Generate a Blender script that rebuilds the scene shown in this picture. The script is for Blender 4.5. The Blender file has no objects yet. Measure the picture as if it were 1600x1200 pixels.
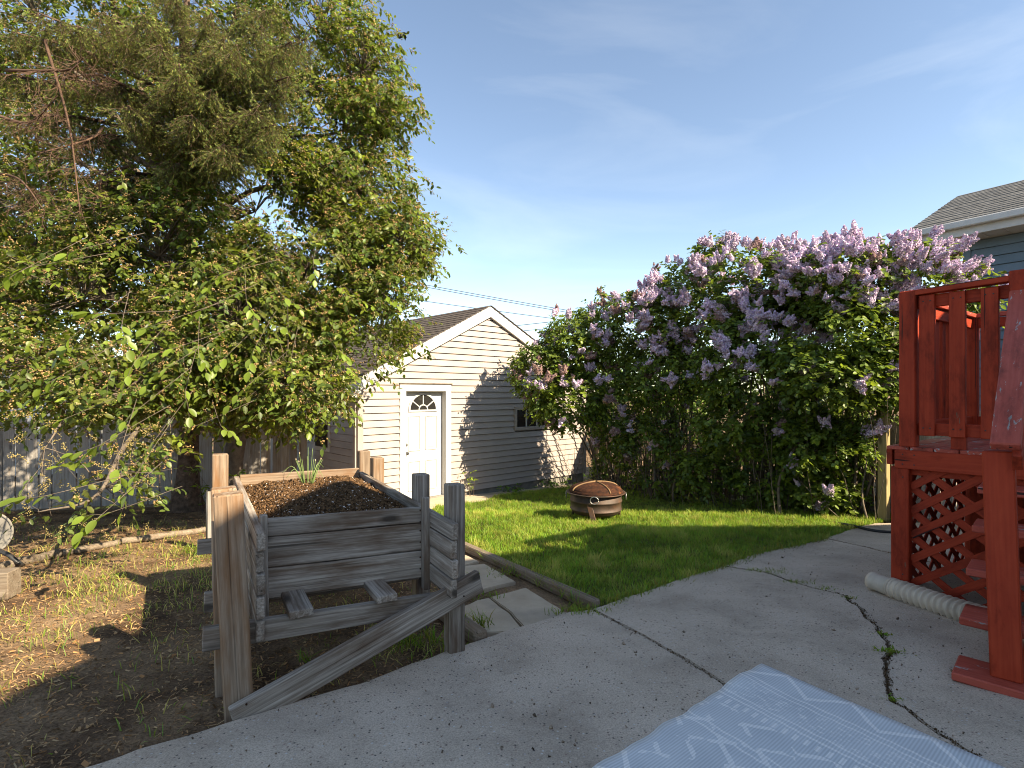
import bpy, bmesh, math, random
import numpy as np
from mathutils import Vector, Matrix, Quaternion, noise

random.seed(7)
RNG = np.random.default_rng(11)
SC = bpy.context.scene
COL = SC.collection

# ------------------------------------------------------------------ camera
F_PX, HOR, CAM_H = 850.0, 613.0, 1.235          # focal length and horizon in the photograph's pixels
cam_d = bpy.data.cameras.new("camera")
cam = bpy.data.objects.new("camera", cam_d); COL.objects.link(cam)
cam.location = (0, 0, CAM_H)
cam.rotation_euler = (math.radians(90), 0, 0)
cam_d.sensor_width = 36; cam_d.lens = 36 * F_PX / 1600
cam_d.shift_y = (HOR - 600) / 1600
cam_d.clip_start = 0.05; cam_d.clip_end = 2000
SC.camera = cam

# ------------------------------------------------------------------ sky, sun, exposure
SUN_EL = math.radians(35)
SUN_H = Vector((0.83, -0.558, 0)).normalized()     # horizontal direction towards the sun
SUN = Vector((SUN_H.x * math.cos(SUN_EL), SUN_H.y * math.cos(SUN_EL), math.sin(SUN_EL)))
w = bpy.data.worlds.new("World"); SC.world = w; w.use_nodes = True
nt = w.node_tree; nt.nodes.clear()
out = nt.nodes.new("ShaderNodeOutputWorld"); bg = nt.nodes.new("ShaderNodeBackground")
sky = nt.nodes.new("ShaderNodeTexSky"); sky.sky_type = 'NISHITA'; sky.sun_disc = False
sky.sun_elevation = SUN_EL
sky.sun_rotation = math.atan2(SUN_H.x, SUN_H.y)
sky.air_density = 0.8; sky.dust_density = 0.25; sky.ozone_density = 2.4; sky.altitude = 600
tc = nt.nodes.new("ShaderNodeTexCoord"); mp = nt.nodes.new("ShaderNodeMapping")
mp.inputs['Scale'].default_value = (1.2, 2.6, 5.0); mp.inputs['Rotation'].default_value = (0.25, 0.35, 0.5)
nz = nt.nodes.new("ShaderNodeTexNoise"); nz.inputs['Scale'].default_value = 1.5; nz.inputs['Detail'].default_value = 7; nz.inputs['Roughness'].default_value = 0.55
nz.inputs['Distortion'].default_value = 0.6
cr = nt.nodes.new("ShaderNodeValToRGB"); cr.color_ramp.elements[0].position = 0.50; cr.color_ramp.elements[0].color = (0, 0, 0, 1)
cr.color_ramp.elements[1].position = 0.85; cr.color_ramp.elements[1].color = (0.09, 0.09, 0.09, 1)
mx = nt.nodes.new("ShaderNodeMix"); mx.data_type = 'RGBA'; mx.inputs['B'].default_value = (6.5, 7.0, 7.6, 1)
nt.links.new(tc.outputs['Generated'], mp.inputs['Vector']); nt.links.new(mp.outputs['Vector'], nz.inputs['Vector'])
nt.links.new(nz.outputs['Fac'], cr.inputs['Fac']); nt.links.new(cr.outputs['Color'], mx.inputs['Factor'])
nt.links.new(sky.outputs['Color'], mx.inputs['A']); nt.links.new(mx.outputs['Result'], bg.inputs['Color'])
bg.inputs['Strength'].default_value = 0.128
nt.links.new(bg.outputs['Background'], out.inputs['Surface'])
sun_d = bpy.data.lights.new("sun", 'SUN'); sun_d.energy = 4.6; sun_d.angle = math.radians(0.55); sun_d.color = (1.0, 0.94, 0.85)
sun = bpy.data.objects.new("sun", sun_d); COL.objects.link(sun)
sun.rotation_euler = (-SUN).to_track_quat('-Z', 'Y').to_euler()
SC.view_settings.view_transform = 'Standard'; SC.view_settings.look = 'None'
SC.view_settings.exposure = 1.5; SC.view_settings.gamma = 1.0; SC.view_settings.use_curve_mapping = False
SC.view_settings.use_white_balance = True; SC.view_settings.white_balance_temperature = 8300; SC.view_settings.white_balance_tint = 8
SC.cycles.filter_width = 1.05
SC.cycles.max_bounces = 7; SC.cycles.diffuse_bounces = 4; SC.cycles.glossy_bounces = 3; SC.cycles.transmission_bounces = 5; SC.cycles.transparent_max_bounces = 8

# ------------------------------------------------------------------ helpers
def smooth(t): t = min(1, max(0, t)); return t * t * (3 - 2 * t)
def gz(Y):
    """height of the sloping yard at depth Y"""
    y = min(Y, 14.0)
    return -0.07 * y - 0.04 * smooth((y - 6.5) / 2.8)
def at(px, py, Y):
    return Vector(((px - 800) / F_PX * Y, Y, CAM_H + (HOR - py) / F_PX * Y))
def G(px, py, dz=0.0):
    Y = 5.0
    for _ in range(40):
        Y = F_PX * (CAM_H - gz(Y)) / (py - HOR)
        Y = min(Y, 60)
    return Vector(((px - 800) / F_PX * Y, Y, gz(Y) + dz))
def Gd(px, py, dz):
    """the point seen at a pixel on a sheet dz above the yard"""
    Y = 3.0
    for _ in range(40): Y = F_PX * (CAM_H - gz(Y) - dz) / (py - HOR)
    return Vector(((px - 800) / F_PX * Y, Y, gz(Y) + dz))
def on(x, y, dz=0.0): return Vector((x, y, gz(y) + dz))

WORLD = {}
def wmat(o): return WORLD.get(o.name, Matrix.Identity(4))
def place(o, M, parent=None):
    WORLD[o.name] = M.copy()
    if parent is not None:
        o.parent = parent
        o.matrix_parent_inverse = wmat(parent).inverted()
    o.matrix_basis = M
def tag(o, label=None, cat=None, group=None, kind=None):
    if label: o["label"] = label
    if cat: o["category"] = cat
    if group: o["group"] = group
    if kind: o["kind"] = kind
    return o
def thing(name, loc, label, cat, group=None):
    o = bpy.data.objects.new(name, None); o.empty_display_size = 0.1; COL.objects.link(o)
    place(o, Matrix.Translation(Vector(loc)))
    return tag(o, label, cat, group)
def link_mesh(name, me, mat, parent=None, M=None, smooth_=False):
    if mat is not None and not me.materials: me.materials.append(mat)
    o = bpy.data.objects.new(name, me); COL.objects.link(o)
    place(o, M or Matrix.Identity(4), parent)
    if smooth_: me.polygons.foreach_set("use_smooth", [True] * len(me.polygons))
    return o
def pymesh(name, vs, fs, mat, parent=None, M=None, smooth_=False):
    me = bpy.data.meshes.new(name); me.from_pydata([tuple(v) for v in vs], [], fs); me.update()
    return link_mesh(name, me, mat, parent, M, smooth_)
def npmesh(name, V, Fc, mat, parent=None, tint=None, M=None, smooth_=False):
    """V (n,3), Fc (m,k) all faces with k corners"""
    me = bpy.data.meshes.new(name)
    V = np.asarray(V, np.float32); Fc = np.asarray(Fc, np.int32); m, k = Fc.shape
    me.vertices.add(len(V)); me.vertices.foreach_set("co", V.ravel())
    me.loops.add(m * k); me.loops.foreach_set("vertex_index", Fc.ravel())
    me.polygons.add(m); me.polygons.foreach_set("loop_start", np.arange(0, m * k, k, dtype=np.int32))
    me.update(calc_edges=True); me.validate()
    if tint is not None:
        a = me.attributes.new("tint", 'FLOAT_COLOR', 'POINT')
        t = np.ones((len(V), 4), np.float32); t[:, :3] = tint
        a.data.foreach_set("color", t.ravel())
    return link_mesh(name, me, mat, parent, M, smooth_)
def frame(p0, p1, wvec):
    """matrix with x along p0->p1, y along wvec"""
    p0 = Vector(p0); p1 = Vector(p1); x = (p1 - p0).normalized(); y = Vector(wvec)
    y = (y - x * y.dot(x)).normalized(); z = x.cross(y)
    M = Matrix((x, y, z)).transposed().to_4x4(); M.translation = (p0 + p1) / 2
    return M, (p1 - p0).length
def box_mesh(lx, ly, lz, bev=0.003, seg=1, rough=0.0, cuts=0):
    bm = bmesh.new(); bmesh.ops.create_cube(bm, size=1.0)
    for v in bm.verts: v.co = Vector((v.co.x * lx, v.co.y * ly, v.co.z * lz))
    if bev > 0:
        bmesh.ops.bevel(bm, geom=list(bm.edges), offset=min(bev, 0.3 * min(lx, ly, lz)), segments=seg, affect='EDGES', profile=0.6)
    if cuts:
        es = [e for e in bm.edges if abs((e.verts[0].co - e.verts[1].co).normalized().x) > 0.99]
        bmesh.ops.subdivide_edges(bm, edges=es, cuts=cuts)
    if rough > 0:
        s = random.random() * 50
        for v in bm.verts:
            n = noise.noise_vector(Vector((v.co.x * 3 + s, v.co.y * 9, v.co.z * 9)))
            v.co += n * rough
    me = bpy.data.meshes.new("box"); bm.to_mesh(me); bm.free(); return me
def board(name, p0, p1, width, thick, wvec, mat, parent=None, bev=0.003, rough=0.0, cuts=0, seg=1):
    M, L = frame(p0, p1, wvec)
    me = box_mesh(L, width, thick, bev, seg, rough, cuts); me.name = name
    return link_mesh(name, me, mat, parent, M)
def share(o, name, M, parent):
    c = bpy.data.objects.new(name, o.data); COL.objects.link(c); place(c, M, parent); return c
def prism(name, pts, depth_vec, mat, parent=None):
    """closed polygon (world points) pushed along depth_vec"""
    bm = bmesh.new(); d = Vector(depth_vec)
    c = sum((Vector(p) for p in pts), Vector()) / len(pts)
    a = [bm.verts.new(Vector(p) - c) for p in pts]; b = [bm.verts.new(Vector(p) + d - c) for p in pts]
    bm.faces.new(a); bm.faces.new(b[::-1]); n = len(pts)
    for i in range(n): bm.faces.new((a[i], b[i], b[(i + 1) % n], a[(i + 1) % n]))
    bmesh.ops.recalc_face_normals(bm, faces=list(bm.faces))
    me = bpy.data.meshes.new(name); bm.to_mesh(me); bm.free()
    return link_mesh(name, me, mat, parent, Matrix.Translation(c))
def tube_np(paths, k=6):
    """paths: list of (points, radii) -> V, F quads"""
    Vs, Fs, n0 = [], [], 0
    ang = np.arange(k) * 2 * math.pi / k; ca, sa = np.cos(ang), np.sin(ang)
    for P, R in paths:
        P = np.asarray(P, float); R = np.asarray(R, float); n = len(P)
        T = np.gradient(P, axis=0); T /= np.linalg.norm(T, axis=1)[:, None] + 1e-9
        ref = np.array([0.13, 0.31, 0.94]) if abs(T[0, 2]) < 0.9 else np.array([1.0, 0.1, 0])
        U = np.cross(T, ref); U /= np.linalg.norm(U, axis=1)[:, None] + 1e-9
        W = np.cross(T, U)
        ring = P[:, None, :] + R[:, None, None] * (U[:, None, :] * ca[None, :, None] + W[:, None, :] * sa[None, :, None])
        Vs.append(ring.reshape(-1, 3))
        i = np.arange(n - 1)[:, None] * k; j = np.arange(k)[None, :]; j2 = (j + 1) % k
        Fs.append(np.stack([i + j, i + j2, i + k + j2, i + k + j], -1).reshape(-1, 4) + n0)
        n0 += n * k
    return np.concatenate(Vs), np.concatenate(Fs)
def tube(name, pts, radii, mat, parent=None, k=8, caps=True):
    V, Fq = tube_np([(pts, radii)], k)
    vs = V.tolist(); fs = Fq.tolist()
    if caps:
        n = len(vs); fs.append(list(range(k))[::-1]); fs.append(list(range(n - k, n)))
    return pymesh(name, vs, fs, mat, parent, None, True)
def spline(pts, n):
    P = [np.array(p, float) for p in pts]; P = [2 * P[0] - P[1]] + P + [2 * P[-1] - P[-2]]
    o = []
    for t in np.linspace(0, len(pts) - 1 - 1e-6, n):
        i = int(t); f = t - i; a, b, c, d = P[i:i + 4]
        o.append(0.5 * ((2 * b) + (c - a) * f + (2 * a - 5 * b + 4 * c - d) * f * f + (3 * b - a - 3 * c + d) * f ** 3))
    return np.array(o)
def lathe(name, prof, mat, parent=None, M=None, k=40):
    vs, fs = [], []
    for r, z in prof:
        for i in range(k):
            a = 2 * math.pi * i / k; vs.append((r * math.cos(a), r * math.sin(a), z))
    for j in range(len(prof) - 1):
        for i in range(k):
            fs.append((j * k + i, j * k + (i + 1) % k, (j + 1) * k + (i + 1) % k, (j + 1) * k + i))
    return pymesh(name, vs, fs, mat, parent, M, True)

# ------------------------------------------------------------------ materials
def mat_base(name, rough=0.8, spec=0.3):
    m = bpy.data.materials.new(name); m.use_nodes = True
    n = m.node_tree.nodes; b = n["Principled BSDF"]
    b.inputs['Roughness'].default_value = rough
    b.inputs['Specular IOR Level'].default_value = spec
    return m, m.node_tree, b
def N(nt, kind, **kw):
    n = nt.nodes.new("ShaderNode" + kind)
    for k, v in kw.items():
        if k in n.inputs: n.inputs[k].default_value = v
        else: setattr(n, k, v)
    return n
def ramp(nt, stops):
    r = nt.nodes.new("ShaderNodeValToRGB"); e = r.color_ramp.elements
    while len(e) < len(stops): e.new(0.5)
    for el, (p, c) in zip(e, stops):
        el.position = p; el.color = (*c, 1) if len(c) == 3 else c
    return r
def mixc(nt, fac, a, b, blend='MIX'):
    m = nt.nodes.new("ShaderNodeMix"); m.data_type = 'RGBA'; m.blend_type = blend
    for s, v in (('Factor', fac), ('A', a), ('B', b)):
        if hasattr(v, 'is_linked') or isinstance(v, bpy.types.NodeSocket): nt.links.new(v, m.inputs[s])
        elif s == 'Factor': m.inputs[s].default_value = v
        else: m.inputs[s].default_value = (*v, 1) if len(v) == 3 else v
    return m.outputs['Result']
def coords(nt, scale=(1, 1, 1), kind='Object', rand=True):
    t = N(nt, "TexCoord"); mp = N(nt, "Mapping"); mp.inputs['Scale'].default_value = scale
    nt.links.new(t.outputs[kind], mp.inputs['Vector'])
    if rand:
        oi = N(nt, "ObjectInfo"); mu = N(nt, "VectorMath", operation='SCALE'); mu.inputs['Scale'].default_value = 37.0
        cb = N(nt, "CombineXYZ")
        for i in range(3): nt.links.new(oi.outputs['Random'], cb.inputs[i])
        nt.links.new(cb.outputs[0], mu.inputs[0]); nt.links.new(mu.outputs[0], mp.inputs['Location'])
    return mp.outputs['Vector']
def bump(nt, b, h, strength=0.3, dist=0.01):
    bp = N(nt, "Bump"); bp.inputs['Strength'].default_value = strength; bp.inputs['Distance'].default_value = dist
    nt.links.new(h, bp.inputs['Height']); nt.links.new(bp.outputs['Normal'], b.inputs['Normal'])
def wood(name, dark, mid, light, brown=None, brown_amt=0.5, rough=0.85, knots=True, along=(2.2, 85, 85)):
    """grain along local x; colour differs from board to board"""
    m, nt, b = mat_base(name, rough, 0.2)
    v = coords(nt, along)
    n1 = N(nt, "TexNoise", Scale=1.0, Detail=8.0, Roughness=0.65, Distortion=0.4); nt.links.new(v, n1.inputs['Vector'])
    r1 = ramp(nt, [(0.25, dark), (0.5, mid), (0.75, light)]); nt.links.new(n1.outputs['Fac'], r1.inputs['Fac'])
    col = r1.outputs['Color']
    v2 = coords(nt, (2.0, 11, 11))
    n2 = N(nt, "TexNoise", Scale=1.3, Detail=4.0, Roughness=0.6); nt.links.new(v2, n2.inputs['Vector'])
    if brown:
        r2 = ramp(nt, [(0.5 - 0.25 * brown_amt + 0.1, (0, 0, 0)), (0.78 - 0.2 * brown_amt, (1, 1, 1))]); nt.links.new(n2.outputs['Fac'], r2.inputs['Fac'])
        mf = N(nt, "Math", operation='MULTIPLY'); mf.inputs[1].default_value = 0.75; nt.links.new(r2.outputs['Color'], mf.inputs[0])
        col = mixc(nt, mf.outputs[0], col, brown)
    hs = n1.outputs['Fac']
    if knots:
        v3 = coords(nt, (3.2, 9, 9)); vo = N(nt, "TexVoronoi", Scale=0.8); nt.links.new(v3, vo.inputs['Vector'])
        r3 = ramp(nt, [(0.09, (1, 1, 1)), (0.20, (0, 0, 0))]); nt.links.new(vo.outputs['Distance'], r3.inputs['Fac'])
        mf = N(nt, "Math", operation='MULTIPLY'); mf.inputs[1].default_value = 0.85; nt.links.new(r3.outputs['Color'], mf.inputs[0])
        col = mixc(nt, mf.outputs[0], col, tuple(c * 0.45 for c in dark))
    # long checks (drying cracks)
    v4 = coords(nt, (0.9, 75, 75)); n4 = N(nt, "TexNoise", Scale=0.7, Detail=3.0); nt.links.new(v4, n4.inputs['Vector'])
    r4 = ramp(nt, [(0.30, (1, 1, 1)), (0.36, (0, 0, 0))]); nt.links.new(n4.outputs['Fac'], r4.inputs['Fac'])
    mf = N(nt, "Math", operation='MULTIPLY'); mf.inputs[1].default_value = 0.7; nt.links.new(r4.outputs['Color'], mf.inputs[0])
    col = mixc(nt, mf.outputs[0], col, tuple(c * 0.35 for c in dark))
    oi = N(nt, "ObjectInfo"); hv = N(nt, "HueSaturation"); mr = N(nt, "MapRange"); mr.inputs['To Min'].default_value = 0.78; mr.inputs['To Max'].default_value = 1.2
    nt.links.new(oi.outputs['Random'], mr.inputs['Value']); nt.links.new(mr.outputs[0], hv.inputs['Value']); nt.links.new(col, hv.inputs['Color'])
    nt.links.new(hv.outputs['Color'], b.inputs['Base Color'])
    sb = N(nt, "Math", operation='SUBTRACT'); nt.links.new(hs, sb.inputs[0]); nt.links.new(r4.outputs['Color'], sb.inputs[1])
    bump(nt, b, sb.outputs[0], 0.5, 0.004)
    return m
def speck(name, c1, c2, scale=6, rough=0.85, detail=6, bstr=0.2, bdist=0.01, bscale=60, spec=0.25, kind='Object', metal=0.0, extra=None):
    m, nt, b = mat_base(name, rough, spec); b.inputs['Metallic'].default_value = metal
    v = coords(nt, (1, 1, 1), kind)
    n1 = N(nt, "TexNoise", Scale=scale, Detail=detail, Roughness=0.6); nt.links.new(v, n1.inputs['Vector'])
    r = ramp(nt, [(0.3, c1), (0.7, c2)]); nt.links.new(n1.outputs['Fac'], r.inputs['Fac']); col = r.outputs['Color']
    if extra:
        sc, lo, hi, c3 = extra
        n3 = N(nt, "TexNoise", Scale=sc, Detail=5.0, Roughness=0.6); nt.links.new(v, n3.inputs['Vector'])
        r3 = ramp(nt, [(lo, (0, 0, 0)), (hi, (1, 1, 1))]); nt.links.new(n3.outputs['Fac'], r3.inputs['Fac'])
        col = mixc(nt, r3.outputs['Color'], col, c3)
    nt.links.new(col, b.inputs['Base Color'])
    n2 = N(nt, "TexNoise", Scale=bscale, Detail=4.0); nt.links.new(v, n2.inputs['Vector'])
    bump(nt, b, n2.outputs['Fac'], bstr, bdist)
    return m
def leafmat(name, base, trans=0.35, rough=0.5, spec=0.35, tcol=None):
    m, nt, b = mat_base(name, rough, spec)
    a = N(nt, "Attribute"); a.attribute_name = "tint"
    c = mixc(nt, 1.0, base, a.outputs['Color'], 'MULTIPLY')
    nt.links.new(c, b.inputs['Base Color'])
    if trans > 0:
        tr = N(nt, "BsdfTranslucent"); c2 = mixc(nt, 1.0, tcol or tuple(min(1, x * 1.7) for x in base), a.outputs['Color'], 'MULTIPLY')
        nt.links.new(c2, tr.inputs['Color'])
        ms = N(nt, "MixShader"); ms.inputs[0].default_value = trans
        nt.links.new(b.outputs[0], ms.inputs[1]); nt.links.new(tr.outputs[0], ms.inputs[2])
        nt.links.new(ms.outputs[0], nt.nodes["Material Output"].inputs['Surface'])
    return m
# ------------------------------------------------------------------ the materials of this yard
M_GREYWOOD = wood("weathered_wood", (0.095, 0.073, 0.056), (0.31, 0.26, 0.212), (0.55, 0.485, 0.415), (0.115, 0.062, 0.032), 0.6)
M_BROWNWOOD = wood("weathered_post_wood", (0.12, 0.08, 0.053), (0.265, 0.19, 0.132), (0.40, 0.31, 0.23), (0.20, 0.09, 0.034), 0.6)
M_TIMBER = wood("landscape_timber", (0.12, 0.09, 0.065), (0.24, 0.18, 0.13), (0.36, 0.29, 0.22), (0.20, 0.13, 0.08), 0.5)
M_FENCE = wood("silver_fence_wood", (0.20, 0.18, 0.16), (0.34, 0.31, 0.28), (0.46, 0.43, 0.39), (0.24, 0.17, 0.11), 0.3)
M_FENCE_R = wood("brown_fence_wood", (0.10, 0.08, 0.06), (0.19, 0.155, 0.115), (0.30, 0.25, 0.19), (0.17, 0.11, 0.07), 0.5)
M_POST_R = wood("treated_post_wood", (0.20, 0.145, 0.065), (0.30, 0.225, 0.11), (0.38, 0.30, 0.16), None)
M_LOG = wood("dry_log_wood", (0.10, 0.08, 0.058), (0.19, 0.15, 0.112), (0.30, 0.25, 0.19), (0.13, 0.09, 0.06), 0.5)
def paint(name, c1, c2, chip=None, chip_c=(0.30, 0.29, 0.27), rough=0.5):
    m, nt, b = mat_base(name, rough, 0.2)
    v = coords(nt, (1.8, 70, 70)); n1 = N(nt, "TexNoise", Scale=1.0, Detail=6.0); nt.links.new(v, n1.inputs['Vector'])
    r = ramp(nt, [(0.3, c1), (0.7, c2)]); nt.links.new(n1.outputs['Fac'], r.inputs['Fac']); col = r.outputs['Color']
    h = n1.outputs['Fac']
    if chip:
        v2 = coords(nt, (5, 22, 22)); n2 = N(nt, "TexNoise", Scale=1.0, Detail=5.0, Roughness=0.7); nt.links.new(v2, n2.inputs['Vector'])
        r2 = ramp(nt, [(chip, (0, 0, 0)), (chip + 0.025, (1, 1, 1))]); nt.links.new(n2.outputs['Fac'], r2.inputs['Fac'])
        col = mixc(nt, r2.outputs['Color'], col, chip_c)
        v3 = coords(nt, (1.1, 60, 60)); n3 = N(nt, "TexNoise", Scale=0.6, Detail=4.0, Distortion=0.6); nt.links.new(v3, n3.inputs['Vector'])
        r3 = ramp(nt, [(0.31, (1, 1, 1)), (0.335, (0, 0, 0))]); nt.links.new(n3.outputs['Fac'], r3.inputs['Fac'])
        col = mixc(nt, r3.outputs['Color'], col, (0.03, 0.012, 0.01))
        sb = N(nt, "Math", operation='SUBTRACT'); nt.links.new(n1.outputs['Fac'], sb.inputs[0]); nt.links.new(r3.outputs['Color'], sb.inputs[1]); h = sb.outputs[0]
    v5 = coords(nt, (2.5, 7, 7)); n5 = N(nt, "TexNoise", Scale=1.0, Detail=7.0, Roughness=0.7); nt.links.new(v5, n5.inputs['Vector'])
    r5 = ramp(nt, [(0.36, (0.52, 0.50, 0.48)), (0.50, (1, 1, 1)), (0.68, (1.12, 1.25, 1.3))]); nt.links.new(n5.outputs['Fac'], r5.inputs['Fac'])
    col = mixc(nt, 1.0, col, r5.outputs['Color'], 'MULTIPLY')
    nt.links.new(col, b.inputs['Base Color']); bump(nt, b, h, 0.4, 0.004)
    return m
M_RED = paint("red_paint", (0.30, 0.030, 0.011), (0.38, 0.043, 0.016), 0.70, (0.16, 0.10, 0.07), 0.62)
M_RED_TOP = paint("worn_red_paint", (0.34, 0.055, 0.034), (0.42, 0.08, 0.052), 0.60)
M_SIDING = speck("cream_vinyl_siding", (0.34, 0.285, 0.255), (0.385, 0.328, 0.296), 3, 0.5, 4, 0.08, 0.002, 90, 0.3, extra=(1.4, 0.50, 0.85, (0.295, 0.247, 0.22)))
M_WHITE = speck("white_trim_paint", (0.48, 0.47, 0.45), (0.54, 0.53, 0.51), 5, 0.45, 4, 0.06, 0.002, 60, 0.35)
M_DOOR = speck("white_door_paint", (0.42, 0.42, 0.42), (0.465, 0.465, 0.465), 4, 0.4, 3, 0.04, 0.002, 60, 0.4)
M_SHINGLE = speck("dark_shingles", (0.055, 0.045, 0.04), (0.15, 0.125, 0.11), 16, 0.95, 6, 0.4, 0.01, 120, 0.15)
M_SHINGLE_G = speck("grey_shingles", (0.075, 0.075, 0.075), (0.20, 0.195, 0.19), 9, 0.95, 6, 0.4, 0.01, 120, 0.15)
M_BLUE = speck("blue_grey_siding", (0.115, 0.165, 0.205), (0.145, 0.20, 0.245), 3, 0.55, 4, 0.05, 0.002, 60, 0.3)
M_BLACKM = speck("black_metal", (0.02, 0.02, 0.02), (0.04, 0.04, 0.04), 8, 0.45, 3, 0.1, 0.002, 80, 0.5)
M_STEEL = speck("dull_steel", (0.30, 0.30, 0.29), (0.45, 0.45, 0.43), 8, 0.4, 3, 0.1, 0.002, 80, 0.5, metal=0.8)
M_RUST = speck("rusted_steel", (0.016, 0.010, 0.008), (0.07, 0.026, 0.013), 16, 0.9, 8, 0.6, 0.006, 60, 0.15, extra=(7, 0.56, 0.72, (0.17, 0.062, 0.024)))
M_PIT = speck("sooty_pit_steel", (0.035, 0.024, 0.018), (0.095, 0.062, 0.045), 5, 0.6, 6, 0.3, 0.004, 60, 0.45, metal=0.3, extra=(3.2, 0.5, 0.72, (0.13, 0.055, 0.028)))
M_PIPE = speck("beige_plastic_pipe", (0.54, 0.44, 0.335), (0.62, 0.52, 0.41), 6, 0.5, 4, 0.1, 0.003, 60, 0.35, extra=(5, 0.5, 0.8, (0.36, 0.30, 0.24)))
M_HOSE = speck("black_rubber", (0.02, 0.02, 0.02), (0.035, 0.033, 0.03), 8, 0.6, 3, 0.1, 0.002, 80, 0.4)
M_STONE = speck("sandy_paving_stone", (0.41, 0.325, 0.23), (0.53, 0.43, 0.315), 5, 0.9, 7, 0.35, 0.006, 60, 0.2, extra=(2.0, 0.5, 0.8, (0.27, 0.235, 0.19)))
M_FOOT = speck("concrete_footing", (0.16, 0.15, 0.13), (0.26, 0.24, 0.21), 6, 0.9, 6, 0.3, 0.006, 60, 0.2)
def concrete(name):
    m, nt, b = mat_base(name, 0.9, 0.2)
    v = coords(nt, (1, 1, 1), 'Object', False)
    n1 = N(nt, "TexNoise", Scale=1.6, Detail=7.0, Roughness=0.6); nt.links.new(v, n1.inputs['Vector'])
    r1 = ramp(nt, [(0.28, (0.33, 0.262, 0.20)), (0.5, (0.50, 0.405, 0.315)), (0.75, (0.62, 0.51, 0.405))]); nt.links.new(n1.outputs['Fac'], r1.inputs['Fac'])
    n2 = N(nt, "TexNoise", Scale=140.0, Detail=4.0, Roughness=0.8); nt.links.new(v, n2.inputs['Vector'])
    r2 = ramp(nt, [(0.34, (0.58, 0.56, 0.54)), (0.48, (0.96, 0.96, 0.96)), (0.54, (1.03, 1.03, 1.03)), (0.68, (1.35, 1.31, 1.25))]); nt.links.new(n2.outputs['Fac'], r2.inputs['Fac'])
    col = mixc(nt, 1.0, r1.outputs['Color'], r2.outputs['Color'], 'MULTIPLY')
    vo = N(nt, "TexVoronoi", Scale=60.0); nt.links.new(v, vo.inputs['Vector'])         # aggregate stones
    r3 = ramp(nt, [(0.22, (1, 1, 1)), (0.32, (0, 0, 0))]); nt.links.new(vo.outputs['Distance'], r3.inputs['Fac'])
    sel = N(nt, "Math", operation='GREATER_THAN'); sel.inputs[1].default_value = 0.62
    sp = N(nt, "SeparateColor"); nt.links.new(vo.outputs['Color'], sp.inputs[0]); nt.links.new(sp.outputs[0], sel.inputs[0])
    mu = N(nt, "Math", operation='MULTIPLY'); nt.links.new(r3.outputs['Color'], mu.inputs[0]); nt.links.new(sel.outputs[0], mu.inputs[1])
    rc = ramp(nt, [(0.2, (0.10, 0.085, 0.075)), (0.55, (0.30, 0.20, 0.16)), (0.9, (0.55, 0.52, 0.47))]); nt.links.new(sp.outputs[1], rc.inputs['Fac'])
    col = mixc(nt, mu.outputs[0], col, rc.outputs['Color'])
    n4 = N(nt, "TexNoise", Scale=4.5, Detail=6.0, Roughness=0.7); nt.links.new(v, n4.inputs['Vector'])   # dark stains
    r4 = ramp(nt, [(0.63, (0, 0, 0)), (0.74, (0.65, 0.65, 0.65))]); nt.links.new(n4.outputs['Fac'], r4.inputs['Fac'])
    col = mixc(nt, r4.outputs['Color'], col, (0.10, 0.085, 0.07))
    nt.links.new(col, b.inputs['Base Color'])
    ad = N(nt, "Math", operation='ADD'); nt.links.new(n2.outputs['Fac'], ad.inputs[0]); nt.links.new(n1.outputs['Fac'], ad.inputs[1])
    bump(nt, b, ad.outputs[0], 0.55, 0.004)
    return m
M_CONC = concrete("old_patio_concrete")
def dirt(name):
    m, nt, b = mat_base(name, 0.95, 0.1)
    v = coords(nt, (1, 1, 1), 'Object', False)
    n1 = N(nt, "TexNoise", Scale=2.2, Detail=9.0, Roughness=0.68); nt.links.new(v, n1.inputs['Vector'])
    r1 = ramp(nt, [(0.28, (0.05, 0.029, 0.018)), (0.42, (0.125, 0.078, 0.048)), (0.54, (0.235, 0.155, 0.095)), (0.72, (0.34, 0.235, 0.145))]); nt.links.new(n1.outputs['Fac'], r1.inputs['Fac'])
    n2 = N(nt, "TexNoise", Scale=75.0, Detail=4.0, Roughness=0.7); nt.links.new(v, n2.inputs['Vector'])
    r2 = ramp(nt, [(0.3, (0.45, 0.42, 0.4)), (0.5, (1, 1, 1)), (0.7, (1.55, 1.45, 1.3))]); nt.links.new(n2.outputs['Fac'], r2.inputs['Fac'])
    col = mixc(nt, 1.0, r1.outputs['Color'], r2.outputs['Color'], 'MULTIPLY')
    nt.links.new(col, b.inputs['Base Color'])
    ad = N(nt, "Math", operation='ADD'); nt.links.new(n2.outputs['Fac'], ad.inputs[0]); nt.links.new(n1.outputs['Fac'], ad.inputs[1])
    bump(nt, b, ad.outputs[0], 0.9, 0.02)
    return m
M_DIRT = dirt("needle_strewn_dirt")
M_SOIL = speck("dark_potting_soil", (0.045, 0.026, 0.016), (0.13, 0.075, 0.045), 45, 0.95, 6, 0.9, 0.012, 110, 0.1)
M_LAWNSOIL = speck("lawn_thatch", (0.055, 0.07, 0.018), (0.12, 0.12, 0.04), 7, 0.95, 7, 0.8, 0.02, 60, 0.1)
M_GLASS, _nt, _b = mat_base("dark_window_glass", 0.06, 0.5); _b.inputs['Base Color'].default_value = (0.022, 0.021, 0.02, 1)
M_GRASS = leafmat("grass_blades", (0.225, 0.325, 0.035), 0.35, 0.5, 0.3)
M_STRAW = leafmat("dry_straw", (0.46, 0.32, 0.18), 0.1, 0.8, 0.1)
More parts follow.
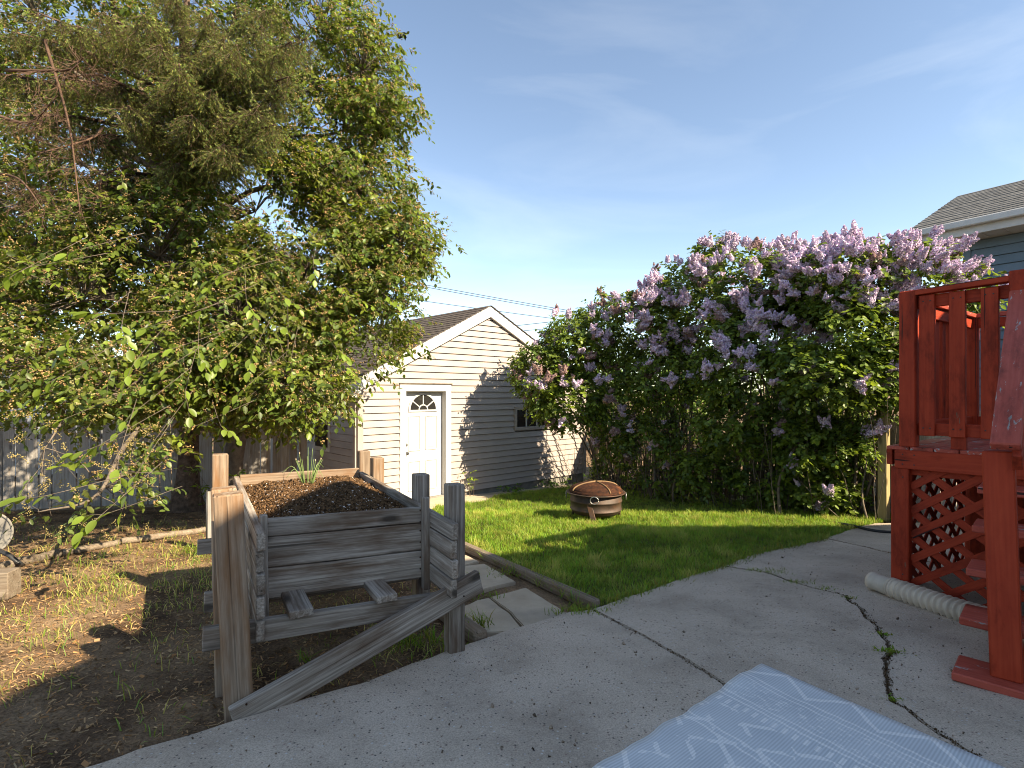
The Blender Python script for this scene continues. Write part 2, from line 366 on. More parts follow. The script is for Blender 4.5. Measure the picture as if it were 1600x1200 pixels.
M_LEAF = leafmat("cherry_leaf", (0.09, 0.13, 0.026), 0.38, 0.42, 0.4, (0.19, 0.25, 0.03))
M_LILLEAF = leafmat("lilac_leaf", (0.115, 0.17, 0.035), 0.38, 0.42, 0.4, (0.22, 0.31, 0.04))
M_RACEME = leafmat("faded_flower_strings", (0.37, 0.275, 0.14), 0.15, 0.8, 0.1)
M_LILAC = leafmat("lilac_flower", (0.75, 0.63, 0.72), 0.25, 0.7, 0.15, (0.58, 0.44, 0.58))
M_NEEDLE = leafmat("spruce_needles", (0.13, 0.17, 0.055), 0.15, 0.6, 0.2)
M_BARK = speck("rough_brown_bark", (0.05, 0.033, 0.025), (0.17, 0.115, 0.085), 14, 0.95, 8, 0.9, 0.03, 30, 0.1)
M_BARK2 = speck("grey_brown_bark", (0.085, 0.065, 0.05), (0.20, 0.16, 0.125), 12, 0.9, 6, 0.5, 0.01, 40, 0.15)
M_TWIG = speck("dead_twig_bark", (0.075, 0.045, 0.032), (0.15, 0.092, 0.064), 12, 0.9, 4, 0.3, 0.004, 60, 0.1)
M_STRAP = speck("tan_rusted_strap", (0.14, 0.075, 0.035), (0.26, 0.16, 0.08), 12, 0.7, 5, 0.3, 0.003, 60, 0.3)
M_CHIVE = speck("chive_green", (0.13, 0.20, 0.06), (0.22, 0.30, 0.10), 20, 0.5, 3, 0.05, 0.002, 60, 0.3)
M_BUD = speck("chive_bud", (0.35, 0.28, 0.18), (0.45, 0.36, 0.24), 20, 0.8, 3, 0.05, 0.002, 60, 0.2)

# ------------------------------------------------------------------ ground
def in_poly(x, y, poly):
    x = np.asarray(x); y = np.asarray(y); inside = np.zeros(x.shape, bool); n = len(poly); j = n - 1
    for i in range(n):
        xi, yi = poly[i][:2]; xj, yj = poly[j][:2]
        c = ((yi > y) != (yj > y)) & (x < (xj - xi) * (y - yi) / (yj - yi + 1e-12) + xi)
        inside ^= c; j = i
    return inside
gzv = np.vectorize(gz)
def vnoise(X, Y, s, seed=0.0):
    return np.array([noise.noise(Vector((a * s + seed, b * s - seed, seed))) for a, b in zip(np.ravel(X), np.ravel(Y))]).reshape(np.shape(X))
xs = np.concatenate([[-400, -150, -60, -25, -14], np.arange(-9, 8.01, 0.10), [12, 25, 60, 150, 400]])
ys = np.concatenate([[-120, -40, -12, -4, 0], np.arange(1.2, 12.01, 0.10), [13, 14, 15, 17, 22, 35, 70, 150, 300, 700]])
GX, GY = np.meshgrid(xs, ys)
GZ = gzv(GY)
near = (np.abs(GX) < 9) & (GY > 1.1) & (GY < 12)
bz = np.zeros_like(GZ); bz[near] = 0.016 * vnoise(GX[near], GY[near], 2.3, 3.1) + 0.010 * vnoise(GX[near], GY[near], 6.5, 8.7)
GZ = GZ + bz - 0.012
ny, nx = GX.shape
idx = np.arange(ny * nx).reshape(ny, nx)
Fq = np.stack([idx[:-1, :-1], idx[:-1, 1:], idx[1:, 1:], idx[1:, :-1]], -1).reshape(-1, 4)
ground = npmesh("ground", np.stack([GX, GY, GZ], -1).reshape(-1, 3), Fq, M_DIRT, smooth_=True); tag(ground, kind="structure")

# patio of broken concrete slabs
def dense(pts, step=0.05, jit=0.0, seed=0):
    o = []
    for a, b in zip(pts[:-1], pts[1:]):
        a = Vector(a[:2]); b = Vector(b[:2]); n = max(1, int((b - a).length / step))
        for i in range(n): o.append(a.lerp(b, i / n))
    o.append(Vector(pts[-1][:2]))
    if jit:
        for i in range(1, len(o) - 1):
            nv = noise.noise_vector(Vector((o[i].x * 6 + seed, o[i].y * 6, seed))); n2 = noise.noise_vector(Vector((o[i].x * 26 + seed, o[i].y * 26, seed)))
            o[i] = o[i] + Vector((nv.x, nv.y)) * jit + Vector((n2.x, n2.y)) * jit * 0.45
    return o
def offs(line, d, seed=0):
    o = []
    for i, p in enumerate(line):
        t = (line[min(i + 1, len(line) - 1)] - line[max(i - 1, 0)]).normalized()
        k = 0.6 + 0.55 * (1 + noise.noise(Vector((p.x * 5 + seed, p.y * 5, seed * 2.0))))
        o.append(p + Vector((-t.y, t.x)) * d * k)
    return o
PATIO_EDGE = [Vector((-5.2, -1.2)), G(380, 1133).xy, G(560, 1079).xy, G(690, 1030).xy, G(760, 1004).xy, G(885, 965).xy, G(925, 960).xy]
E_A = dense(PATIO_EDGE, 0.06, 0.018, 1)
E_B = dense([E_A[-1], G(1000, 934).xy, G(1060, 913).xy, G(1130, 891).xy], 0.06, 0.025, 2)
E_C = dense([E_B[-1], G(1180, 870).xy, G(1240, 858).xy, G(1290, 846).xy], 0.06, 0.03, 3)
E_D = dense([E_C[-1], G(1325, 833).xy, G(1365, 822).xy, Vector((6.2, 7.2))], 0.06, 0.02, 4)
K1 = dense([E_A[-1], G(1000, 1000).xy, G(1060, 1036).xy, G(1115, 1070).xy, G(1150, 1092).xy, Vector((1.22, 1.5)), Vector((1.3, -1.2))], 0.035, 0.020, 5)
K2 = dense([E_B[-1], G(1195, 901).xy, G(1262, 924).xy, G(1320, 938).xy, G(1350, 968).xy, G(1388, 1015).xy, G(1383, 1062).xy, G(1396, 1110).xy, Vector((1.72, 1.6)), Vector((1.9, -1.2))], 0.035, 0.022, 6)
K3 = dense([E_C[-1], G(1340, 857).xy, G(1397, 871).xy, Vector((4.2, 3.6)), Vector((4.6, 1.0)), Vector((4.7, -1.2))], 0.04, 0.02, 7)
patio = bpy.data.objects.new("patio", None); COL.objects.link(patio); place(patio, Matrix.Translation(on(0.5, 3.0))); tag(patio, kind="structure")
def slab(poly, lift=0.035, mat=None, name="concrete_slab", parent=None, thick=0.07):
    bm = bmesh.new(); c = Vector((sum(p[0] for p in poly) / len(poly), sum(p[1] for p in poly) / len(poly)))
    c3 = on(c.x, c.y)
    top = [bm.verts.new(on(p[0], p[1], lift) - c3) for p in poly]; bot = [bm.verts.new(on(p[0], p[1], lift - thick) - c3) for p in poly]
    bm.faces.new(top); n = len(poly)
    for i in range(n): bm.faces.new((top[i], bot[i], bot[(i + 1) % n], top[(i + 1) % n]))
    bmesh.ops.recalc_face_normals(bm, faces=list(bm.faces))
    if bm.faces[0].normal.z < 0: bmesh.ops.reverse_faces(bm, faces=list(bm.faces))
    es = [e for e in bm.edges if e.verts[0] in set(top) and e.verts[1] in set(top)]
    bmesh.ops.bevel(bm, geom=es, offset=0.006, segments=2, affect='EDGES')
    me = bpy.data.meshes.new(name); bm.to_mesh(me); bm.free()
    return link_mesh(name, me, mat or M_CONC, parent, Matrix.Translation(c3))
slab(E_A[:-1] + offs(K1, -0.0035, 1) + [Vector((-4.0, -1.4))], parent=patio)
slab(offs(K1, 0.0035, 1)[::-1] + E_B[1:-1] + offs(K2, -0.0065, 2), 0.038, parent=patio)
slab(offs(K2, 0.0065, 2)[::-1] + E_C[1:-1] + offs(K3, -0.006, 3), 0.033, parent=patio)
slab(offs(K3, 0.006, 3)[::-1] + E_D[1:] + [Vector((8.0, 3.0)), Vector((8.0, -1.2))], 0.036, parent=patio)

# stepping stones between patio and garage door, each one its own stone
path = bpy.data.objects.new("stepping_stone_path", None); COL.objects.link(path); place(path, Matrix.Translation(on(-0.2, 4.2))); tag(path, kind="structure")
def gp(l): return [G(*p).xy for p in l]
def rough_poly(pts, jit=0.008, seed=0): return dense(pts + [pts[0]], 0.05, jit, seed)[:-1]
PAVERS = [
    [(700, 962), (745, 942), (763, 938), (795, 962), (818, 990), (760, 993), (708, 994)],
    [(766, 937), (822, 922), (887, 963), (821, 989), (798, 961)],
    [(690, 905), (722, 888), (757, 884), (806, 912), (726, 932), (690, 935)],
    [(690, 880), (724, 868), (748, 880), (705, 893)],
    [(752, 1003), (770, 998), (797, 995), (780, 1004)],
    [(672, 862), (705, 850), (728, 861), (690, 873)],
    [(652, 845), (690, 835), (706, 845), (672, 855)],
    [(640, 828), (672, 820), (688, 830), (655, 840)],
]
for i, p in enumerate(PAVERS): slab(rough_poly(gp(p), 0.008, i * 3.3), 0.02, M_STONE, "paving_stone", path, 0.06)

# concrete strip along the garage
GC = Vector((-2.57, 9.02)); GW = Vector((0.729, 0.685)); GV = Vector((-0.685, 0.729)); GL = 5.93
def gpt(t, n, z): p = GC + GW * t - GV * n; return Vector((p.x, p.y, z))       # n = distance out in front of the garage's front wall
apron = slab(rough_poly([(GC + GW * a - GV * b) for a, b in ((-0.3, 0.02), (2.4, 0.02), (5.7, 0.02), (5.7, 0.42), (2.6, 0.5), (1.9, 1.0), (0.4, 1.0), (-0.3, 0.5))], 0.01, 9), 0.02, M_STONE, "garage_apron", None, 0.06)
tag(apron, kind="structure")

# lawn
LAWN = gp([(655, 812), (705, 843), (722, 852), (930, 955), (1000, 936), (1060, 915), (1130, 893), (1180, 872), (1240, 860), (1290, 848), (1325, 834), (1365, 822)]) + [Vector((5.6, 7.7)), Vector((3.3, 10.8)), Vector((1.8, 12.9))] + [GC + GW * 5.7 - GV * 0.4, GC + GW * 2.7 - GV * 0.48, GC + GW * 1.95 - GV * 0.98, GC + GW * 0.9 - GV * 1.0]
lp = dense(LAWN + [LAWN[0]], 0.10, 0.02, 21)[:-1]
bm = bmesh.new(); vv = [bm.verts.new(on(p.x, p.y, 0.022)) for p in lp]; f = bm.faces.new(vv)
if f.normal.z < 0: bmesh.ops.reverse_faces(bm, faces=[f])
me = bpy.data.meshes.new("lawn"); bm.to_mesh(me); bm.free()
lawn = link_mesh("lawn", me, M_LAWNSOIL); tag(lawn, kind="structure")

def blades(P, h, wd, tint, lean=0.45, curl=0.5):
    n = len(P); a = RNG.uniform(0, 2 * math.pi, n); b = RNG.uniform(0, 2 * math.pi, n)
    side = np.stack([np.cos(a), np.sin(a), np.zeros(n)], 1) * (wd * 0.5)[:, None]
    ln = np.abs(RNG.normal(0, lean, n)); d = np.stack([np.cos(b) * ln, np.sin(b) * ln, np.ones(n)], 1); d /= np.linalg.norm(d, axis=1)[:, None]
    d2 = d + np.stack([np.cos(b), np.sin(b), -0.35 * np.ones(n)], 1) * (RNG.uniform(0, 1, n) * curl)[:, None]; d2 /= np.linalg.norm(d2, axis=1)[:, None]
    m = P + d * (h * 0.55)[:, None]; t = m + d2 * (h * 0.45)[:, None]
    V = np.stack([P - side, P + side, m - side * 0.8, m + side * 0.8, t], 1).reshape(-1, 3)
    F0 = np.array([[0, 1, 3], [0, 3, 2], [2, 3, 4]]); Fc = (np.arange(n)[:, None, None] * 5 + F0[None]).reshape(-1, 3)
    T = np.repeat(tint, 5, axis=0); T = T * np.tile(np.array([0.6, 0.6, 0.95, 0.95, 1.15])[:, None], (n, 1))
    return V, Fc, T
def scatter(poly, n):
    xs_ = [p[0] for p in poly]; ys_ = [p[1] for p in poly]; X, Y = [], []; got = 0
    while got < n:
        x = RNG.uniform(min(xs_), max(xs_), n); y = RNG.uniform(min(ys_), max(ys_), n); k = in_poly(x, y, poly)
        X.append(x[k]); Y.append(y[k]); got += k.sum()
    return np.concatenate(X)[:n], np.concatenate(Y)[:n]
lpl = [(p.x, p.y) for p in lp]
X, Y = scatter(lpl, 150000)
nn = vnoise(X, Y, 1.3, 5.0); n2 = vnoise(X, Y, 4.5, 9.0)
keep = RNG.uniform(0, 1, len(X)) < np.clip(1.0 + 0.5 * n2 + 0.3 * nn, 0.35, 1) * np.clip(1.25 - (Y - 4) * 0.06, 0.5, 1)
X, Y, nn, n2 = X[keep], Y[keep], nn[keep], n2[keep]
P = np.stack([X, Y, gzv(Y) + 0.015], 1)
h = RNG.uniform(0.035, 0.075, len(X)) * (1 + 0.35 * n2)
n3_ = vnoise(X, Y, 9.0, 4.0)
h *= np.clip(1 + 0.9 * n3_ + 0.4 * nn, 0.45, 1.9)
dry = np.clip(RNG.uniform(0, 1, len(X)) * 0.7 + n2 * 0.8 - 0.12 + 0.35 * nn + 0.3 * n3_, 0, 1) ** 2 * 0.9
g = np.stack([0.75 + 0.25 * RNG.uniform(-1, 1, len(X)), 0.85 + 0.2 * RNG.uniform(-1, 1, len(X)), 0.8 + 0.2 * RNG.uniform(-1, 1, len(X))], 1)
tint = g * (1 - dry[:, None]) + np.array([1.9, 1.15, 3.2]) * dry[:, None]
tint *= (1 + 0.45 * nn + 0.3 * n3_)[:, None]
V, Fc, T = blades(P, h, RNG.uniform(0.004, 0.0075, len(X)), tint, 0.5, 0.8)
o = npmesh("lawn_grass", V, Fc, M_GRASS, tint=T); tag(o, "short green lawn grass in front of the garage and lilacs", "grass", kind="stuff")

# rough bed on the left: sparse grass, straw and needles
BED = [Vector((-8.6, 1.8)), Vector((-3.2, 1.0))] + [Vector(p) for p in gp([(380, 1128), (560, 1074), (690, 1026), (700, 985), (690, 930), (650, 850), (640, 815), (600, 790)])] + [Vector((-2.7, 9.0)), Vector((-3.9, 10.2)), Vector((-8.8, 8.2))]
bpl = [(p.x, p.y) for p in BED]
X, Y = scatter(bpl, 90000)
px = 800 + F_PX * X / Y; py = HOR + F_PX * (CAM_H - gzv(Y)) / Y
dens = 0.10 + 0.55 * np.exp(-((px - 250) / 130) ** 2 - ((py - 905) / 45) ** 2) + 0.40 * np.exp(-((px - 110) / 110) ** 2 - ((py - 960) / 60) ** 2) + 0.5 * np.exp(-((px - 640) / 80) ** 2 - ((py - 1000) / 40) ** 2) + 0.6 * np.exp(-((px - 300) / 30) ** 2 - ((py - 870) / 14) ** 2)
n2 = vnoise(X, Y, 3.2, 2.0)
keep = RNG.uniform(0, 1, len(X)) < dens * np.clip(0.55 + 1.5 * n2, 0, 1.3) * 1.25
keep &= (Y < 7.5)
X, Y = X[keep], Y[keep]; n = len(X)
P = np.stack([X, Y, gzv(Y) - 0.01], 1)
dry = (RNG.uniform(0, 1, n) < 0.4)[:, None]
tint = np.where(dry, np.array([2.3, 1.4, 4.0]), np.stack([RNG.uniform(0.7, 1.2, n), RNG.uniform(0.7, 1.1, n), RNG.uniform(0.8, 2.0, n)], 1))
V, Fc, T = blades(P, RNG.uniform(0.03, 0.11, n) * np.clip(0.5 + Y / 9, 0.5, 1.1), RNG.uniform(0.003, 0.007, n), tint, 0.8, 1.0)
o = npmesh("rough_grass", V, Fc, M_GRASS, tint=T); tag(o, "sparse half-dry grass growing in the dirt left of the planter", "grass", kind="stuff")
X, Y = scatter(bpl, 90000)
k = RNG.uniform(0, 1, len(X)) < np.clip(1.3 - Y * 0.12, 0.15, 1); X, Y = X[k], Y[k]; n = len(X)
a = RNG.uniform(0, 2 * math.pi, n); L = RNG.uniform(0.010, 0.036, n); wd = RNG.uniform(0.0012, 0.003, n)
wd = np.where(RNG.uniform(0, 1, n) < 0.03, wd * 3.0, wd); tl = RNG.normal(0, 0.22, n)
bzl = 0.016 * vnoise(X, Y, 2.3, 3.1) + 0.010 * vnoise(X, Y, 6.5, 8.7)
C = np.stack([X, Y, gzv(Y) + bzl - 0.012 + RNG.uniform(0.001, 0.012, n)], 1)
d = np.stack([np.cos(a) * L, np.sin(a) * L, tl * L], 1) * 0.5; s = np.stack([-np.sin(a) * wd, np.cos(a) * wd, RNG.normal(0, 0.5, n) * wd], 1)
V = np.stack([C - d - s, C + d - s, C + d + s, C - d + s], 1).reshape(-1, 3); Fc = np.arange(n * 4).reshape(-1, 4)
v = RNG.uniform(0.25, 1.15, n); red = RNG.uniform(0, 1, n)[:, None]
T = np.repeat(v[:, None] * (np.array([1, 1, 1]) * (1 - red) + np.array([0.95, 0.68, 0.5]) * red), 4, axis=0)
o = npmesh("needle_litter", V, Fc, M_STRAW, tint=T); tag(o, "straw, needles and bark bits strewn over the dirt bed", "litter", kind="stuff")
# ------------------------------------------------------------------ own house behind the viewpoint, unseen (roofs shaped to cast the patio's shadow)
def unshadow(px_, py_, R):
    p = G(px_, py_); t = (R - p.z) / math.tan(SUN_EL); return Vector((p.x + SUN_H.x * t, p.y + SUN_H.y * t))
def unshadow_z(px_, py_, z_, R):
    Y = F_PX * (CAM_H - z_) / (py_ - HOR); t = (R - z_) / math.tan(SUN_EL); return Vector(((px_ - 800) / F_PX * Y + SUN_H.x * t, Y + SUN_H.y * t))
R1, R2 = 4.6, 4.0
main_roof = [unshadow(-60, 1140, R1), unshadow(0, 1090, R1), unshadow(175, 1008, R1), unshadow_z(440, 790, 0.55, R1), unshadow_z(505, 762, 0.56, R1), unshadow_z(530, 757, 0.56, R1), unshadow_z(608, 767, 0.56, R1), unshadow(800, 868, R1), unshadow(905, 861, R1)]  # outline traced from the wanted shadow edges back towards the sun
wing_roof = [unshadow(905, 900, R2), unshadow(905, 861, R2), unshadow(905, 830, R2), unshadow(1060, 827, R2), unshadow(1290, 826, R2), unshadow(1420, 822, R2)]  # lower wing outline fitted to the stepped shadow edge on the lawn
mr_end = main_roof[-1]
house = thing("house", (6.0, -2.0, -0.1), "unseen house behind the viewpoint, its roofs shaped to cast the patio shadow", "house")
mp_ = main_roof + [Vector((mr_end.x + 2.5, mr_end.y)), Vector((mr_end.x + 2.5, -8)), Vector((main_roof[0].x + 0.6, -8))]
prism("roof", [(p.x, p.y, R1 - 0.22) for p in mp_], (0, 0, 0.22), M_SHINGLE, house)
wp_ = wing_roof + [Vector((wing_roof[-1].x, -1.0)), Vector((wing_roof[0].x, -1.0))]
prism("lower_roof", [(p.x, p.y, R2 - 0.2) for p in wp_], (0, 0, 0.2), M_SHINGLE, house)
x0, x1 = main_roof[0].x + 1.6, mr_end.x + 2.2
prism("wall", [(x0, -7.7, -0.2), (x1, -7.7, -0.2), (x1, 0.6, -0.2), (x0, 0.6, -0.2)], (0, 0, R1), M_WHITE, house)  # white so the unseen walls bounce skylight onto the patio
prism("wall", [(wing_roof[0].x + 0.35, 0.6, -0.2), (wing_roof[-1].x - 0.3, 0.6, -0.2), (wing_roof[-1].x - 0.3, 2.2, -0.2), (wing_roof[0].x + 0.35, 2.2, -0.2)], (0, 0, R2 - 0.05), M_WHITE, house)

# ------------------------------------------------------------------ garage
gar = thing("garage", on(0, 11.2), "cream sided garage with white trim and dark gable roof", "garage")
Z0, ZE, TP, ZP = -0.70, 1.44, 2.86, 2.93       # siding bottom, eave, peak position and height along the front
SL = (ZP - ZE) / TP; SR = (ZP - ZE) / (GL - TP)
GD = 5.6                                        # depth
def roof_z(t): return ZE + SL * t if t < TP else ZP - SR * (t - TP)
NV = Vector((-GV.x, -GV.y, 0)); WV = Vector((GW.x, GW.y, 0)); UP = Vector((0, 0, 1))
prism("wall", [gpt(0.02, -0.16, Z0), gpt(GL - 0.02, -0.16, Z0), gpt(GL - 0.02, -0.16, ZE), gpt(TP, -0.16, ZP - 0.02), gpt(0.02, -0.16, ZE)], (GV.x * (GD - 0.1), GV.y * (GD - 0.1), 0), M_SIDING, gar)
prism("footing", [gpt(0.03, -0.02, Z0 - 0.5), gpt(GL - 0.03, -0.02, Z0 - 0.5), gpt(GL - 0.03, -0.02, Z0 + 0.0), gpt(0.03, -0.02, Z0 + 0.0)], (GV.x * (GD - 0.1), GV.y * (GD - 0.1), 0), M_FOOT, gar)
EXPO = 0.121
DOOR0, DOOR1, DTOP = 0.80, 1.92, 1.38          # outer edges of the door trim
WIN0, WIN1, WZ0, WZ1 = 3.58, 4.72, 0.43, 0.93  # outer edges of the window trim
def siding_piece(a0, a1, b0, b1, za, zb, P, out_, parent=gar):
    """one clapboard course: lower edge a0..a1 at height za, upper edge b0..b1 at zb; P(t,n,z); out_ thickness"""
    za = za + 0.011
    vs = [P(a0, out_, za), P(a1, out_, za), P(b1, 0.006, zb), P(b0, 0.006, zb), P(a0, 0.0, za + 0.002), P(a1, 0.0, za + 0.002), P(b1, -0.012, zb), P(b0, -0.012, zb)]
    fs = [(0, 1, 2, 3), (1, 0, 4, 5), (0, 3, 7, 4), (2, 1, 5, 6), (3, 2, 6, 7), (5, 4, 7, 6)]
    c = sum(vs, Vector()) / 8
    return pymesh("siding_board", [v - c for v in vs], fs, M_SIDING, parent, Matrix.Translation(c))
z = Z0; k = 0
while z < ZP - 0.12:
    zt = z + EXPO; zm = z + EXPO * 0.5
    def lim(zz):
        if zz <= ZE: return 0.05, GL - 0.05
        return (zz - ZE) / SL, GL - (zz - ZE) / SR
    a0, a1 = lim(z); b0, b1 = lim(min(zt, ZP - 0.03))
    cuts = []
    if zm < DTOP: cuts.append((DOOR0, DOOR1))
    if WZ0 < zm < WZ1: cuts.append((WIN0, WIN1))
    ss = [(a0, b0)]; 
    for c0, c1 in cuts: ss[-1] = (*ss[-1], c0, c0); ss.append((c1, c1))
    ss[-1] = (*ss[-1], a1, b1)
    for s_ in ss:
        siding_piece(s_[0], s_[2], s_[1], s_[3], z, zt, gpt, 0.030)
    z = zt; k += 1
# side wall (left)
def spt(t, n, z): p = GC + GV * t - GW * n; return Vector((p.x, p.y, z))
z = Z0
while z < ZE - 0.05:
    zt = min(z + EXPO, ZE)
    segs = [(0.05, 2.5)] if not (0.15 < z + 0.05 < 0.75) else [(0.05, 0.98), (1.66, 2.5)]
    for s0, s1 in segs: siding_piece(s1, s0, s1, s0, z, zt, spt, 0.030)
    z = zt
# corner posts
for t in (0.0, GL):
    board("corner_trim", gpt(t + (0.045 if t == 0 else -0.045), 0.022, Z0 - 0.01), gpt(t + (0.045 if t == 0 else -0.045), 0.022, ZE + 0.02), 0.10, 0.035, WV, M_SIDING, gar)
board("corner_trim", spt(0.04, 0.022, Z0 - 0.01), spt(0.04, 0.022, ZE + 0.02), 0.08, 0.03, Vector((GV.x, GV.y, 0)), M_SIDING, gar)
# small window in the side wall
swin = board("window", spt(1.32, 0.0, 0.45) - Vector((GV.x, GV.y, 0)) * 0.34, spt(1.32, 0.0, 0.45) + Vector((GV.x, GV.y, 0)) * 0.34, 0.58, 0.05, UP, M_WHITE, gar)
board("pane", spt(1.32, 0.03, 0.45) - Vector((GV.x, GV.y, 0)) * 0.26, spt(1.32, 0.03, 0.45) + Vector((GV.x, GV.y, 0)) * 0.26, 0.42, 0.012, UP, M_GLASS, swin)
# rake boards, roof
OH = 0.32
def rake(t0, z0, t1, z1, n, width, thick, name, mat, parent, drop=0.0, bev=0.004):
    a = gpt(t0, n, z0); b = gpt(t1, n, z1); d = (b - a).normalized(); perp = NV.cross(d)
    if perp.z < 0: perp = -perp
    a -= perp * (width / 2 + drop); b -= perp * (width / 2 + drop)
    return board(name, a, b, width, thick, perp, mat, parent, bev)
zl = ZP - SL * (TP + OH); zr = ZP - SR * (GL - TP + OH)
RT = 0.06
rk = rake(-OH, zl, TP + 0.035, ZP + 0.035 * SL, 0.05, 0.20, 0.06, "rake_board", M_WHITE, gar, -0.035)
rk2 = rake(GL + OH, zr, TP + 0.02, ZP + 0.0, 0.0475, 0.20, 0.06, "rake_board", M_WHITE, gar, -0.035)
roof = thing("roof", gpt(TP, -2.8, ZP), None, None); roof.parent = None
roof_o = roof; place(roof_o, Matrix.Translation(gpt(TP, -2.8, ZP)), gar)
def roof_plane(t_e, z_e, t_p, z_p, sgn):
    """rows of shingles, each row one strip lying on the next"""
    L = math.hypot(t_p - t_e, z_p - z_e); rows = int(L / 0.14)
    for r in range(rows):
        f0, f1 = r / rows, min(1.0, (r + 1.25) / rows)
        ta, za = t_e + (t_p - t_e) * f0, z_e + (z_p - z_e) * f0; tb, zb = t_e + (t_p - t_e) * f1, z_e + (z_p - z_e) * f1
        lift0, lift1 = 0.062, 0.050
        vs = [gpt(ta, 0.10, za + lift0), gpt(ta, -GD - 0.1, za + lift0), gpt(tb, -GD - 0.1, zb + lift1), gpt(tb, 0.10, zb + lift1)]
        vs += [v - Vector((0, 0, 0.012)) for v in vs]
        c = sum(vs, Vector()) / 8
        pymesh("shingle_row", [v - c for v in vs], [(0, 1, 2, 3), (7, 6, 5, 4), (0, 3, 7, 4), (1, 0, 4, 5), (2, 1, 5, 6), (3, 2, 6, 7)], M_SHINGLE, roof_o, Matrix.Translation(c))
roof_plane(-OH - 0.03, zl - 0.015, TP, ZP, 1)
roof_plane(GL + OH + 0.03, zr - 0.015, TP, ZP, -1)
for (ta, za, tb, zb) in ((-OH, zl, TP, ZP), (GL + OH, zr, TP, ZP)):
    vs = [gpt(ta, 0.075, za + 0.045), gpt(ta, -GD - 0.08, za + 0.045), gpt(tb, -GD - 0.08, zb + 0.045), gpt(tb, 0.075, zb + 0.045)]; vs += [v - Vector((0, 0, 0.07)) for v in vs]
    c = sum(vs, Vector()) / 8
    pymesh("roof_deck", [v - c for v in vs], [(0, 1, 2, 3), (7, 6, 5, 4), (0, 3, 7, 4), (1, 0, 4, 5), (2, 1, 5, 6), (3, 2, 6, 7)], M_SHINGLE, roof_o, Matrix.Translation(c))
board("fascia", gpt(-OH, 0.02, zl - 0.06), gpt(-OH, -GD, zl - 0.06), 0.14, 0.03, UP, M_WHITE, gar)
pymesh("soffit", [gpt(-OH, 0.02, zl - 0.10), gpt(0.0, 0.02, zl - 0.10), gpt(0.0, -GD, zl - 0.10), gpt(-OH, -GD, zl - 0.10)], [(0, 1, 2, 3)], M_WHITE, gar)
prism("eave_return", [gpt(-OH + 0.02, 0.045, zl - 0.12), gpt(0.05, 0.045, zl - 0.12), gpt(0.05, 0.045, zl + 0.10), gpt(-OH + 0.02, 0.045, zl - 0.04)], (GV.x * 0.05, GV.y * 0.05, 0), M_WHITE, gar)
# door frame and door, set back
for t in (DOOR0 + 0.065, DOOR1 - 0.065):
    board("door_frame", gpt(t, 0.010, Z0 - 0.06), gpt(t, 0.010, DTOP - 0.128), 0.125, 0.05, WV, M_WHITE, gar, 0.006)
board("door_frame", gpt(DOOR0, 0.010, DTOP - 0.065), gpt(DOOR1, 0.010, DTOP - 0.065), 0.125, 0.05, UP, M_WHITE, gar, 0.006)
board("drip_cap", gpt(DOOR0 - 0.02, 0.026, DTOP + 0.012), gpt(DOOR1 + 0.02, 0.026, DTOP + 0.012), 0.02, 0.05, UP, M_BARK2, gar, 0.003)
for t in (DOOR0 + 0.118, DOOR1 - 0.118):
    board("door_jamb", gpt(t, -0.065, Z0 - 0.06), gpt(t, -0.065, DTOP - 0.11), 0.14, 0.03, NV, M_WHITE, gar, 0.002)
board("door_jamb", gpt(DOOR0 + 0.10, -0.065, DTOP - 0.118), gpt(DOOR1 - 0.10, -0.065, DTOP - 0.118), 0.14, 0.03, NV, M_WHITE, gar, 0.002)
board("door_sill", gpt(DOOR0 + 0.05, -0.03, Z0 - 0.05), gpt(DOOR1 - 0.05, -0.03, Z0 - 0.05), 0.04, 0.20, UP, M_STONE, gar, 0.003)
D0, D1, DZ0, DZ1, DN = DOOR0 + 0.135, DOOR1 - 0.135, Z0 - 0.03, DTOP - 0.135, -0.115
door = board("door", gpt(D0, DN, (DZ0 + DZ1) / 2), gpt(D1, DN, (DZ0 + DZ1) / 2), DZ1 - DZ0, 0.045, UP, M_DOOR, gar, 0.003)
dc = (D0 + D1) / 2; DWD = D1 - D0; DH = DZ1 - DZ0
def door_panel(c, wd, z0, z1):
    f = 0.022
    for a, b, wv, ww in ((gpt(c - wd / 2, DN + 0.024, z0), gpt(c + wd / 2, DN + 0.024, z0), UP, f), (gpt(c - wd / 2, DN + 0.024, z1), gpt(c + wd / 2, DN + 0.024, z1), UP, f),
                         (gpt(c - wd / 2, DN + 0.024, z0), gpt(c - wd / 2, DN + 0.024, z1), WV, f), (gpt(c + wd / 2, DN + 0.024, z0), gpt(c + wd / 2, DN + 0.024, z1), WV, f)):
        board("panel_moulding", a, b, ww, 0.024, wv, M_DOOR, door, 0.006)
    board("panel", gpt(c - wd / 2 + 0.045, DN + 0.022, (z0 + z1) / 2), gpt(c + wd / 2 - 0.045, DN + 0.022, (z0 + z1) / 2), z1 - z0 - 0.09, 0.012, UP, M_DOOR, door, 0.005)
for sx in (-1, 1):
    door_panel(dc + sx * 0.185, 0.245, DZ0 + 0.18, DZ0 + 0.36 * DH)
    door_panel(dc + sx * 0.185, 0.245, DZ0 + 0.46 * DH, DZ0 + 0.775 * DH)
